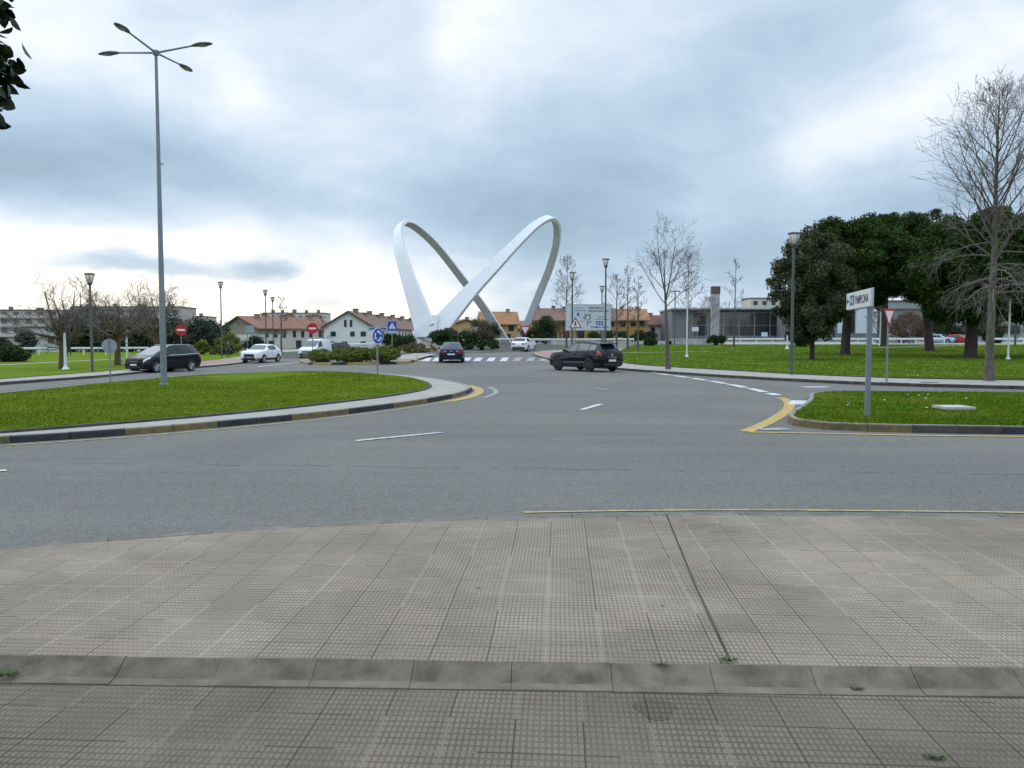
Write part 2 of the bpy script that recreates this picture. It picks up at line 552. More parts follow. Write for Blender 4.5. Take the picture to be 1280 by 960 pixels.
def add_tube(bm, pts, rads, n=8, cap=True, mi=0):
    pts = [Vector(p) for p in pts]
    rings = []
    prev = None
    for i, p in enumerate(pts):
        t = (pts[min(i + 1, len(pts) - 1)] - pts[max(i - 1, 0)]).normalized()
        if prev is None:
            a = t.orthogonal().normalized()
        else:
            a = (prev - t * prev.dot(t)).normalized()
        prev = a
        bb = t.cross(a)
        r = rads[i] if isinstance(rads, (list, tuple)) else rads
        rings.append([bm.verts.new(p + (a * math.cos(2 * PI * k / n) + bb * math.sin(2 * PI * k / n)) * r) for k in range(n)])
    for i in range(len(rings) - 1):
        for k in range(n):
            bm.faces.new((rings[i][k], rings[i][(k + 1) % n], rings[i + 1][(k + 1) % n], rings[i + 1][k])).material_index = mi
    if cap:
        bm.faces.new(rings[0][::-1]).material_index = mi
        bm.faces.new(rings[-1]).material_index = mi


def tube(pts, rads, n=8):
    bm = bmesh.new()
    add_tube(bm, pts, rads, n)
    return bm


def add_lathe(bm, prof, n=20, M=None):
    rings = []
    for r, z in prof:
        ring = [Vector((r * math.cos(2 * PI * k / n), r * math.sin(2 * PI * k / n), z)) for k in range(n)]
        rings.append([bm.verts.new(M @ v if M else v) for v in ring])
    for i in range(len(rings) - 1):
        for k in range(n):
            bm.faces.new((rings[i][k], rings[i][(k + 1) % n], rings[i + 1][(k + 1) % n], rings[i + 1][k]))
    bm.faces.new(rings[0][::-1])
    bm.faces.new(rings[-1])


def lathe(prof, n=20, M=None):
    bm = bmesh.new()
    add_lathe(bm, prof, n, M)
    return bm


def add_prism(bm, poly, y0, y1, M=None, mi=0):
    """poly in (x,z), extruded along y"""
    a = [bm.verts.new((M @ Vector((x, y0, z))) if M else Vector((x, y0, z))) for x, z in poly]
    c = [bm.verts.new((M @ Vector((x, y1, z))) if M else Vector((x, y1, z))) for x, z in poly]
    n = len(poly)
    fs = [bm.faces.new(a), bm.faces.new(c[::-1])]
    for i in range(n):
        fs.append(bm.faces.new((a[(i + 1) % n], a[i], c[i], c[(i + 1) % n])))
    for f in fs: f.material_index = mi
    bmesh.ops.recalc_face_normals(bm, faces=fs)


def prism(poly, y0, y1, M=None):
    bm = bmesh.new()
    add_prism(bm, poly, y0, y1, M)
    return bm


# ------------------------------------------------------------------ ground sheets


def smooth_poly(pts, closed=False, step=.6, it=2):
    pts = [Vector((p[0], p[1], 0)) for p in pts]
    for _ in range(it):
        out = []
        n = len(pts)
        rng = range(n if closed else n - 1)
        if not closed: out.append(pts[0])
        for i in rng:
            a, c = pts[i], pts[(i + 1) % n]
            out += [a * .75 + c * .25, a * .25 + c * .75]
        if not closed: out.append(pts[-1])
        pts = out
    return pts


def sheet(name, poly, zo, m, skirt=0.0, cut=5.0, parent=None, k='structure'):
    bm = bmesh.new()
    vs = [bm.verts.new((p[0], p[1], 0)) for p in poly]
    bm.faces.new(vs)
    bmesh.ops.triangulate(bm, faces=bm.faces[:])
    ys = [v.co.y for v in bm.verts]
    xs = [v.co.x for v in bm.verts]
    if max(ys) > 24:
        y = 25.0
        while y < min(155, max(ys)):
            if y > min(ys):
                bmesh.ops.bisect_plane(bm, geom=bm.verts[:] + bm.edges[:] + bm.faces[:], plane_co=(0, y, 0), plane_no=(0, 1, 0))
            y += cut
        if max(xs) - min(xs) > cut:
            x = math.floor(min(xs) / cut) * cut
            while x < max(xs):
                if -70 < x < 40:
                    bmesh.ops.bisect_plane(bm, geom=bm.verts[:] + bm.edges[:] + bm.faces[:], plane_co=(x, 0, 0), plane_no=(1, 0, 0))
                x += cut
    if skirt:
        be = [e for e in bm.edges if e.is_boundary]
        r = bmesh.ops.extrude_edge_only(bm, edges=be)
        low = {v for v in r['geom'] if isinstance(v, bmesh.types.BMVert)}
    else:
        low = set()
    for v in bm.verts:
        v.co.z = H(v.co.x, v.co.y) + zo - (skirt if v in low else 0)
    bmesh.ops.recalc_face_normals(bm, faces=bm.faces[:])
    if sum(f.normal.z * f.calc_area() for f in bm.faces) < 0:
        bmesh.ops.reverse_faces(bm, faces=bm.faces[:])
    o = obj(name, bm, m, parent)
    if k: kind(o, k)
    return o


def resample(pts, step, closed):
    pts = [Vector((p[0], p[1], 0)) for p in pts]
    if closed: pts = pts + [pts[0]]
    L = [0]
    for a, c in zip(pts, pts[1:]): L.append(L[-1] + (c - a).length)
    n = max(2, round(L[-1] / step))
    out, j = [], 0
    for i in range(n + 1):
        d = L[-1] * i / n
        while j < len(L) - 2 and L[j + 1] < d: j += 1
        t = (d - L[j]) / max(1e-9, L[j + 1] - L[j])
        out.append(pts[j].lerp(pts[j + 1], t))
    return out[:-1] if closed else out


def offset_line(pts, d, closed):
    out, n = [], len(pts)
    for i, p in enumerate(pts):
        a = pts[i - 1] if (i > 0 or closed) else p
        c = pts[(i + 1) % n] if (i < n - 1 or closed) else p
        t = (c - a).normalized()
        out.append(p + Vector((-t.y, t.x, 0)) * d)
    return out


def kerb(name, line, h, w, mats, pattern, closed=False, stone=1.0, side=1, base=0.0, bev=.02):
    """row of kerb stones; side=+1 puts its body to the left of the walking direction"""
    o_ = resample(line, stone, closed)
    i_ = offset_line(o_, w * side, closed)
    bm = bmesh.new()
    n = len(o_)
    for i in range(n if closed else n - 1):
        j = (i + 1) % n
        g = .006
        a, c = o_[i].lerp(o_[j], g), o_[j].lerp(o_[i], g)
        d, e = i_[i].lerp(i_[j], g), i_[j].lerp(i_[i], g)
        hh = h + random.uniform(-.004, .004)
        ring = []
        for p, q in ((a, d), (c, e)):
            zb = H(p.x, p.y) + base
            pb = p.lerp(q, bev / w)
            ring.append([bm.verts.new((p.x, p.y, zb - .05)), bm.verts.new((p.x, p.y, zb + hh - bev)), bm.verts.new((pb.x, pb.y, zb + hh)),
                         bm.verts.new((q.x, q.y, zb + hh)), bm.verts.new((q.x, q.y, zb - .05))])
        fs = [bm.faces.new((ring[0][k], ring[0][k + 1], ring[1][k + 1], ring[1][k])) for k in range(4)]
        fs += [bm.faces.new(ring[0][::-1]), bm.faces.new(ring[1])]
        mi = pattern(i, (a + c) / 2)
        for f in fs: f.material_index = mi
        if len(mats) > 3: fs[2].material_index = 3
    bmesh.ops.recalc_face_normals(bm, faces=bm.faces[:])
    return kind(obj(name, bm, mats), 'structure')


STRIPE_N = [0]


def stripe(name, pts, w, m, zo=.006, step=1.0, dash=None):
    """painted line following ground points; each a hair above the one before"""
    STRIPE_N[0] += 1
    zo += .0004 * STRIPE_N[0]
    p = resample(pts, min(step, .5 if dash else step), False)
    l, r = offset_line(p, w / 2, False), offset_line(p, -w / 2, False)
    bm = bmesh.new()
    acc = 0
    for i in range(len(p) - 1):
        acc += (p[i + 1] - p[i]).length
        if dash and (acc % sum(dash)) > dash[0]: continue
        q = [bm.verts.new((v.x, v.y, H(v.x, v.y) + zo)) for v in (l[i], r[i], r[i + 1], l[i + 1])]
        bm.faces.new(q)
    bmesh.ops.recalc_face_normals(bm, faces=bm.faces[:])
    for f in bm.faces:
        if f.normal.z < 0: f.normal_flip()
    return kind(obj(name, bm, m), 'structure')


def gl(*pp, zo=0.0): return [G(x, y, zo) for x, y in pp]


# base ground reaching the horizon
bm = bmesh.new()
ring = [bm.verts.new((3000 * math.cos(a), 3000 * math.sin(a), 0)) for a in np.linspace(0, 2 * PI, 48, endpoint=False)]
bm.faces.new(ring)
for q in list(np.arange(-75, 76, 5)):
    bmesh.ops.bisect_plane(bm, geom=bm.verts[:] + bm.edges[:] + bm.faces[:], plane_co=(q, 0, 0), plane_no=(1, 0, 0))
for q in list(np.arange(5, 156, 5)) + [170, 200, 250, 320, 500]:
    bmesh.ops.bisect_plane(bm, geom=bm.verts[:] + bm.edges[:] + bm.faces[:], plane_co=(0, q, 0), plane_no=(0, 1, 0))
for v in bm.verts: v.co.z = H(v.co.x, v.co.y) - .08
kind(obj('ground', bm, GROUND), 'structure')

sheet('road', [(-150, 3.5), (90, 3.5), (90, 148), (-150, 148)], 0.0, ASPHALT)

# near pavement with its sloped kerb strip
far_edge = gl((-160, 697), (0, 682), (100, 674), (250, 662.5), (400, 653), (580, 645.5), (740, 642), (860, 640), (1000, 640), (1280, 643), (1480, 649), zo=.12)
u_dir = Vector((math.cos(STRIP_ROT), math.sin(STRIP_ROT), 0))
n_dir = Vector((-u_dir.y, u_dir.x, 0))
P_H, N_H = .12, .055
k_top = G(640, 827, P_H)             # a point on the upper edge of the strip
k_top.z = 0
a0, a1 = k_top - u_dir * 9, k_top + u_dir * 9
fe = smooth_poly(far_edge, it=2)
kerb('kerb', fe, P_H, .14, [CONC_D, CONC, CONC], lambda i, p: 0, stone=.8, side=-1)
inner = offset_line(fe, -.141, False)
sheet('pavement', inner + [a1, a0], P_H - .002, TILES)
# sloped strip of half metre blocks, then the paving on the camera side
bm = bmesh.new()
s0 = -9.0
while s0 < 9:
    g = .0015
    tl, tr_ = k_top + u_dir * (s0 + g), k_top + u_dir * (s0 + .5 - g)
    prof = [(-.004, P_H - .09), (-.004, P_H + .004), (-.02, P_H + .008), (-.122, N_H + .016), (-.135, N_H + .011), (-.196, N_H + .006), (-.20, N_H - .05)]
    dz = random.uniform(-.003, .003)
    rr = [[bm.verts.new((q + n_dir * d).to_tuple()[:2] + (z + dz,)) for d, z in prof] for q in (tl, tr_)]
    for k_ in range(len(prof) - 1):
        f = bm.faces.new((rr[0][k_], rr[0][k_ + 1], rr[1][k_ + 1], rr[1][k_]))
        f.material_index = 1 if k_ >= 4 else 0  # dirty concrete, the sloped face coloured darker than the toe as its shade
    bm.faces.new(rr[0])
    bm.faces.new(rr[1][::-1])
    s0 += .5
bmesh.ops.recalc_face_normals(bm, faces=bm.faces[:])
kind(obj('kerb', bm, [mat('shaded dirty kerb face', (.150, .124, .094), .92, var=.35, vscale=7, bump=.4, bscale=70, spec=.15), mat('lit dirty kerb toe', (.172, .144, .110), .92, var=.25, vscale=6, bump=.4, bscale=70, spec=.15)]), 'structure')
b0, b1 = k_top - n_dir * .202 - u_dir * 9, k_top - n_dir * .202 + u_dir * 9
sheet('pavement', [b0, b1, (9, -6), (-9, -6)], N_H, TILES_SHADED)
_st = G(838, 887, N_H)
sheet('tile_stain', [(_st.x - .07 + .09 * math.cos(a) * (1 + .25 * math.sin(3 * a)), _st.y + .11 * math.sin(a)) for a in np.linspace(0, 2 * PI, 18, endpoint=False)], N_H + .002, tile_mat('stained studded tile', base=(.172, .132, .096), offx=.19, offy=.08))
stripe('dirt_joint', [G(833, 643, P_H), G(868, 730, P_H), G(913, 826, P_H)], .014, mat('mossy joint', (.045, .05, .025), .95, var=.3), P_H + .002)

# --- left island: lawn ringed by a pavement strip
LI_out = gl((-420, 574), (-200, 566), (0, 555), (100, 548.5), (200, 541), (300, 532), (400, 522), (480, 512), (540, 503), (575, 496), (592, 489)) + gl((586, 481), (556, 474), (500, 467.8), (440, 464.6), (390, 463.4), zo=.13)
LI_back = gl((330, 463.9), (260, 466.8), (200, 471.8), (130, 478), (60, 485), (0, 491), (-200, 509), (-420, 529), zo=.13)
li = smooth_poly(LI_out + LI_back, closed=True, it=2)


def li_pat(i, p):
    if p.y < 45 and p.x > -12: return (1, 2)[(i // 2) % 2]
    return 1 if (i // 3) % 2 else 0


kerb('kerb', li, .13, .15, [KERB_OLD, KERB_BLACK, KERB_YEL, CONC], li_pat, closed=True, stone=.9, side=1)
li_in = offset_line(resample(li, .9, True), .151, True)
sheet('pavement', li_in, .125, PAVE)
LG = gl((-420, 556), (-200, 549), (0, 540), (100, 532), (200, 524), (300, 515.5), (400, 505), (480, 495.5), (528, 488), (543, 482), (531, 475.5), (500, 469.6), (440, 465.4), (390, 464.1), zo=.16)
LG += [p for p in gl((330, 464.6), (260, 467.5), (200, 472.5), (130, 478.8), (60, 486), (0, 492), (-200, 510.5), (-420, 531), zo=.16)]
lgp = smooth_poly(LG, closed=True, it=2)
kerb('kerb', resample(lgp, .9, True), .05, .08, [KERB_OLD, KERB_OLD, KERB_OLD], lambda i, p: 0, closed=True, stone=.9, side=1, base=.125, bev=.01)
lawn_l = offset_line(resample(lgp, .9, True), .082, True)
sheet('lawn', lawn_l, .165, GRASS)

# --- left verge: kerb, pavement, lawn
LV = gl((-500, 540), (-200, 502), (-60, 487), (0, 481.5), (60, 477), (160, 468.5), (200, 464.5), (250, 460), (290, 456.5), (318, 452), (345, 447.5), (376, 443.5))
lv = smooth_poly(LV, it=2)
far_l = [(-31, 140), (-150, 140), (-150, lv[0].y + 2)]
kerb('kerb', lv, .13, .15, [KERB_OLD, KERB_BLACK, KERB_YEL, CONC], lambda i, p: 0, stone=1.0, side=1)
sheet('pavement', offset_line(lv, .151, False) + [Vector((*p, 0)) for p in far_l], .125, PAVE)
LVL = gl((-500, 528), (-200, 493), (-60, 479), (0, 473.5), (60, 469), (160, 461.5), (215, 455.5), (250, 451.5), (290, 447.3), (318, 443.5), (340, 440.5), zo=.14)
sheet('lawn', smooth_poly(LVL, it=2) + [Vector((-48, 118, 0)), Vector((-149, 118, 0)), Vector((-149, 40, 0))], .15, GRASS)
sheet('pavement', gl((238, 459.5), (290, 455), (312, 450.5), (296, 448), (262, 452), (238, 454.6)), .131, PAVE_RED)
stripe('path', gl((-150, 467), (0, 459), (90, 454), (180, 449.2), (230, 446)), .9, PAVE, .16, 2.0)

# --- planted median
MD = gl((372, 453.6), (390, 456.6), (440, 456), (500, 455.4), (520, 452.5), (526, 449), (520, 445), (470, 446), (410, 447.5), (378, 450.5))
md = smooth_poly(MD, closed=True, it=2)
kerb('kerb', md, .15, .2, [KERB_YEL2, KERB_BLACK, KERB_YEL2], lambda i, p: 1 if i % 3 == 2 else 0, closed=True, stone=1.2, side=1)
mdi = offset_line(resample(md, .9, True), .201, True)
sheet('flower_bed', mdi, .145, SOIL)
sheet('pavement', gl((497, 451.5), (522, 451), (545, 444.5), (520, 443.5), (498, 446.5)), .152, PAVE)

# --- roundabout centre
RB = [Vector((-13 + 21 * math.cos(a), 97 + 20 * math.sin(a) * (1.0 if math.sin(a) < 0 else 1.6), 0)) for a in np.linspace(0, 2 * PI, 64, endpoint=False)]
kerb('kerb', RB, .15, .2, [CONC, CONC, CONC], lambda i, p: 0, closed=True, stone=1.2, side=1)
sheet('flower_bed', offset_line(RB, .201, True), .14, mat('dark low bounce bed', (.058, .058, .04), .95, var=.35, vscale=1.5, bump=.8, bscale=8))  # unseen bed surface, kept dark to cut light bounced onto the sculpture

# --- right verge
RV = gl((1700, 494), (1500, 491), (1280, 487), (1200, 485), (1100, 482.3), (989, 477), (920, 473), (850, 468.3), (780, 463.3), (730, 458.5), (694, 452), (672, 446.5), (664, 442.5), (676, 440.2), (720, 438))
rv = smooth_poly(RV, it=2)
rvk = kerb('kerb', rv, .13, .15, [KERB_OLD, KERB_BLACK, KERB_YEL, CONC], lambda i, p: 0, stone=1.0, side=-1)
sheet('pavement', offset_line(rv, -.151, False) + [Vector((20, 92, 0)), Vector((30, 130, 0)), Vector((120, 130, 0)), Vector((120, 40, 0)), Vector((48, rv[0].y + 2, 0))], .125, PAVE)
RL = gl((1700, 482), (1500, 478.5), (1280, 475), (1200, 474), (1100, 472), (989, 467.3), (920, 463.2), (850, 459.2), (800, 456), (772, 452.5), (758, 447.5), (765, 443), zo=.14)
rl = smooth_poly(RL, it=2)
lawn_r = rl + [Vector((17, 112, 0)), Vector((119, 112, 0)), Vector((119, 45, 0)), Vector((55, rl[0].y + 4, 0))]
sheet('lawn', lawn_r, .15, GRASS_R)
kerb('kerb', rl, .17, .08, [KERB_OLD, KERB_OLD, KERB_OLD], lambda i, p: 0, stone=1.0, side=1, bev=.01)
sheet('pavement', gl((686, 450), (676, 445.5), (668, 442.2), (690, 441), (706, 443.5), (700, 449.5)), .131, PAVE_RED)
stripe('path', gl((690, 444), (790, 442.8), (890, 441.3)), .8, PAVE, .16, 2.0)
stripe('path', gl((1090, 436.2), (1180, 434), (1280, 431.5), (1400, 430)), 1.2, PAVE, .16, 2.0)

# --- small right island
RI = gl((1700, 545), (1280, 543.5), (1130, 541), (1040, 538), (1000, 534.5), (984, 529.5), (986, 523), (1004, 512), (1012, 504), (1010, 498.5), (1022, 495.2), (1050, 494.3), (1150, 494.8), (1280, 496), (1700, 500))
ri = smooth_poly(RI, it=2)


def ri_pat(i, p):
    if p.x < 7.6: return 2
    return (1, 0, 1)[(i // 2) % 3]


kerb('kerb', ri, .15, .13, [KERB_OLD, KERB_BLACK, KERB_YEL, CONC], ri_pat, stone=.8, side=-1)
lawn_s = offset_line(ri, -.131, False)
sheet('lawn', lawn_s, .145, GRASS_R)
bmc = bmesh.new()
pc = G(1192, 511.5, .15)
add_box(bmc, (pc.x, pc.y, .19), (.68, .66, .07))
bmesh.ops.bevel(bmc, geom=bmc.edges[:], offset=.012, segments=2, affect='EDGES')
tag(obj('utility_cover', bmc, mat('pale stone slab', (.42, .41, .38), .85, var=.15, vscale=6)), 'pale stone utility cover slab lying in the small grass island', 'utility cover')
bmc = bmesh.new()
pc = G(1162, 478, .13)
add_lathe(bmc, [(.32, 0), (.32, .012), (.27, .014), (.02, .014)], 24, Matrix.Translation((pc.x, pc.y, .126)))
tag(obj('manhole_cover', bmc, GALV_D), 'round iron manhole cover in the right pavement beside the tall tree', 'manhole cover')

# --- road markings
stripe('road_marking', gl((655, 641.1), (740, 639.4), (860, 638), (1000, 638.2), (1280, 641), (1480, 646.4)), .06, YEL_F)
stripe('road_marking', gl((-200, 569), (0, 557.5), (100, 551), (200, 543.5), (300, 534.5), (400, 524.5), (480, 514.5), (540, 505.5), (578, 498.5)), .10, YEL_F)
stripe('road_marking', smooth_poly(gl((560, 502), (585, 497.5), (600, 491), (598, 485.5), (585, 482))), .32, YEL_P)
stripe('road_marking', smooth_poly(gl((605, 497.5), (618, 493), (622, 489), (612, 484))), .16, WHITE_F)
stripe('road_marking', smooth_poly(gl((932, 540), (960, 529), (980, 517), (988.5, 507.5), (984, 500), (976, 497.5))), .28, YEL_P)
stripe('road_marking', gl((936, 540.6), (1000, 541.6), (1130, 544.6), (1280, 546.2), (1700, 548)), .15, YEL_P)
stripe('road_marking', gl((950, 537.4), (985, 536.2)), .35, WHITE_F)
stripe('road_marking', gl((997, 506), (1001, 501)), .5, WHITE_P)
stripe('road_marking', gl((445, 551.5), (552, 541)), .12, WHITE_P)
stripe('road_marking', gl((727, 512.5), (751, 505.5)), .16, WHITE_P)
stripe('road_marking', gl((744, 485.5), (761, 488)), .16, WHITE_F)
stripe('road_marking', gl((-60, 594), (8, 588.5)), .12, WHITE_P)
stripe('road_marking', gl((655, 470.5), (685, 473)), .14, WHITE_F)
stripe('road_marking', smooth_poly(gl((815, 466), (880, 475), (930, 484), (972, 494.5))), .34, WHITE_P, dash=(1.0, .25))
stripe('road_marking', gl((905, 486.3), (1050, 488), (1280, 491), (1500, 494)), .10, WHITE_F)
stripe('road_marking', gl((1003, 484.4), (1036, 484)), .5, WHITE_P)
stripe('road_marking', gl((1046, 492.6), (1076, 492.8)), .35, WHITE_P)
stripe('road_marking', gl((300, 461), (340, 456.5), (380, 452.5)), .3, WHITE_P)
stripe('road_marking', gl((-100, 494), (60, 482), (200, 468.5)), .10, WHITE_F)
stripe('road_marking', gl((400, 459.5), (500, 459.0)), .12, WHITE_F)
stripe('road_marking', gl((590, 453.6), (706, 454.2)), .28, WHITE_F)
stripe('road_marking', gl((524.5, 452), (528, 449)), .4, YEL_P)
stripe('road_marking', gl((694, 454.5), (674, 449)), .3, WHITE_F)
for i, x0 in enumerate((528.5, 541, 553, 565.5, 578, 592, 608.5, 625, 641.5, 658, 674)):
    t0, t1 = G(x0 + 7.5, 447.3), G(x0 + 3.5, 451.8)
    stripe('road_marking', [t0, t1], .55, WHITE_P if i < 8 else WHITE_F)

# ------------------------------------------------------------------ grass blades


def inside(poly, x, y):
    px_ = np.array([p[0] for p in poly]); py_ = np.array([p[1] for p in poly])
    r = np.zeros(len(x), bool)
    j = len(poly) - 1
    for i in range(len(poly)):
        c = ((py_[i] > y) != (py_[j] > y))
        with np.errstate(divide='ignore', invalid='ignore'):
            xi = (px_[j] - px_[i]) * (y - py_[i]) / (py_[j] - py_[i]) + px_[i]
        r ^= c & (x < xi)
        j = i
    return r


def quads_mesh(name, v, nper, m, parent=None):
    """v: (N,nper,3) array of separate faces"""
    n = v.shape[0]
    me = bpy.data.meshes.new(name)
    me.vertices.add(n * nper)
    me.vertices.foreach_set('co', v.reshape(-1).astype(np.float32))
    me.loops.add(n * nper)
    me.loops.foreach_set('vertex_index', np.arange(n * nper, dtype=np.int32))
    me.polygons.add(n)
    me.polygons.foreach_set('loop_start', np.arange(0, n * nper, nper, dtype=np.int32))
    me.update(calc_edges=True)
    me.materials.append(m)
    o = bpy.data.objects.new(name, me)
    COL.objects.link(o)
    if parent is not None: o.parent = parent
    return o


def blades(poly, n, m, zo, h=(.03, .07), w=.02, ymax=200, ymin=0, fov=.7):
    xs = np.array([p[0] for p in poly]); ys = np.array([p[1] for p in poly])
    x0, x1, y0, y1 = max(xs.min(), -70), min(xs.max(), 75), max(ys.min(), ymin), min(ys.max(), ymax)
    # more blades near the camera
    X = RNG.uniform(x0, x1, n * 6)
    Yr = RNG.uniform(0, 1, n * 6)
    Y = 1 / (1 / y0 + Yr * (1 / y1 - 1 / y0))
    ok = inside(poly, X, Y) & (np.abs(X / Y) < fov)
    X, Y = X[ok][:n], Y[ok][:n]
    k = len(X)
    Z = np.array([H(a, c) for a, c in zip(X, Y)]) + zo
    a = RNG.uniform(0, 2 * PI, k)
    hh = RNG.uniform(*h, k)
    ww = w * RNG.uniform(.6, 1.4, k) * np.maximum(1, Y / 22)
    lx, ly = RNG.normal(0, .05, k), RNG.normal(0, .05, k)
    v = np.zeros((k, 3, 3))
    v[:, 0] = np.stack([X - np.cos(a) * ww, Y - np.sin(a) * ww, Z - .01], 1)
    v[:, 1] = np.stack([X + np.cos(a) * ww, Y + np.sin(a) * ww, Z - .01], 1)
    v[:, 2] = np.stack([X + lx, Y + ly, Z + hh], 1)
    return kind(quads_mesh('grass', v, 3, m), 'stuff')


blades(lawn_l, 170000, BLADE, .165, h=(.012, .035), w=.010)
blades(lawn_s, 60000, BLADE_R, .145, h=(.015, .05), w=.010)
blades(lawn_r, 150000, BLADE_R, .15, ymax=112, h=(.012, .04), w=.013)

def daisies(poly, n, zo, ymax, x0, x1):
    ys = [p[1] for p in poly]
    X, Y = RNG.uniform(x0, x1, n * 5), RNG.uniform(min(ys), ymax, n * 5)
    nz = np.sin(X * .9 + 2 * np.sin(Y * .5)) + np.sin(Y * 1.3 + X * .3)
    ok = inside(poly, X, Y) & (nz > RNG.normal(.4, .5, len(X)))
    X, Y = X[ok][:n], Y[ok][:n]
    Z = np.array([H(a, c) for a, c in zip(X, Y)]) + zo
    r = RNG.uniform(.015, .032, len(X))
    v = np.stack([np.stack([X + dx * r, Y + dy * r, Z + dz], 1) for dx, dy, dz in ((-1, -.6, 0), (1, -.6, .004), (1, .7, .012), (-1, .7, .008))], 1)
    kind(quads_mesh('daisies', v, 4, mat('daisy petals', (.62, .62, .52), .8)), 'stuff')


daisies(lawn_r, 420, .19, 80, 5, 45)
daisies(lawn_s, 26, .185, 30, 5, 22)

# ------------------------------------------------------------------ trees


class Arr:
    def __init__(s): s.v, s.f = [], []
    def tube(s, pts, rads, n):
        base = len(s.v)
        prev = None
        for i, p in enumerate(pts):
            t = (pts[min(i + 1, len(pts) - 1)] - pts[max(i - 1, 0)]).normalized()
            a = t.orthogonal().normalized() if prev is None else (prev - t * prev.dot(t)).normalized()
            prev = a
            bb = t.cross(a)
            for k in range(n):
                q = p + (a * math.cos(2 * PI * k / n) + bb * math.sin(2 * PI * k / n)) * rads[i]
                s.v.append((q.x, q.y, q.z))
        for i in range(len(pts) - 1):
            for k in range(n):
                s.f.append((base + i * n + k, base + i * n + (k + 1) % n, base + (i + 1) * n + (k + 1) % n, base + (i + 1) * n + k))


def grow(arrs, p, d, L, r, lvl, cfg, rnd):
    """recursive branch; arrs[0] trunk and limbs, arrs[1] twigs, arrs[2] lichen limbs"""
    n = max(3, min(9, int(L / cfg['seg'])))
    pts, rads = [p.copy()], [r]
    q, dd = p.copy(), d.normalized()
    up = cfg['up'][min(lvl, len(cfg['up']) - 1)]
    for i in range(n):
        w = cfg['wob'][min(lvl, len(cfg['wob']) - 1)]
        dd = (dd + Vector((rnd.gauss(0, w), rnd.gauss(0, w), rnd.gauss(0, w))) + Vector((0, 0, up))).normalized()
        q = q + dd * (L / n)
        pts.append(q.copy())
        rads.append(max(cfg['rmin'], r * (1 - .78 * (i + 1) / n)))
    a = arrs[0] if lvl <= 1 else arrs[1]
    a.tube(pts, rads, 7 if lvl == 0 else (5 if lvl == 1 else 3))
    if lvl >= cfg['levels']: return
    k = cfg['kids'][min(lvl, len(cfg['kids']) - 1)]
    for i in range(k):
        t = .25 + .72 * (i + rnd.random()) / k
        j = min(n - 1, int(t * n))
        pp = pts[j].lerp(pts[j + 1], t * n - j)
        tt = (pts[j + 1] - pts[j]).normalized()
        ang = rnd.uniform(*cfg['ang'])
        o = tt.orthogonal().normalized()
        o.rotate(Matrix.Rotation(rnd.uniform(0, 2 * PI), 3, tt))
        nd = tt * math.cos(ang) + o * math.sin(ang)
        grow(arrs, pp, nd, L * rnd.uniform(*cfg['len']) * (1.15 - .5 * t), max(cfg['rmin'], rads[j] * cfg['rr']), lvl + 1, cfg, rnd)


CFG = dict(seg=.35, up=(.02, .05, .06, .05), wob=(.02, .05, .075, .10), rmin=.006, levels=4, kids=(9, 6, 5, 4), ang=(.5, 1.0), len=(.38, .6), rr=.55)


def finish_tree(name, label, loc, arrs, mats, group=None, cat='tree'):
    t = thing(name, label, cat, loc, 0, group)
    obj('trunk', (arrs[0].v, arrs[0].f), mats[0], t, smooth=True)
    if arrs[1].v: obj('crown', (arrs[1].v, arrs[1].f), mats[1], t)
    if len(arrs) > 2 and arrs[2].v: obj('lower_twigs', (arrs[2].v, arrs[2].f), mats[2], t)
    return t


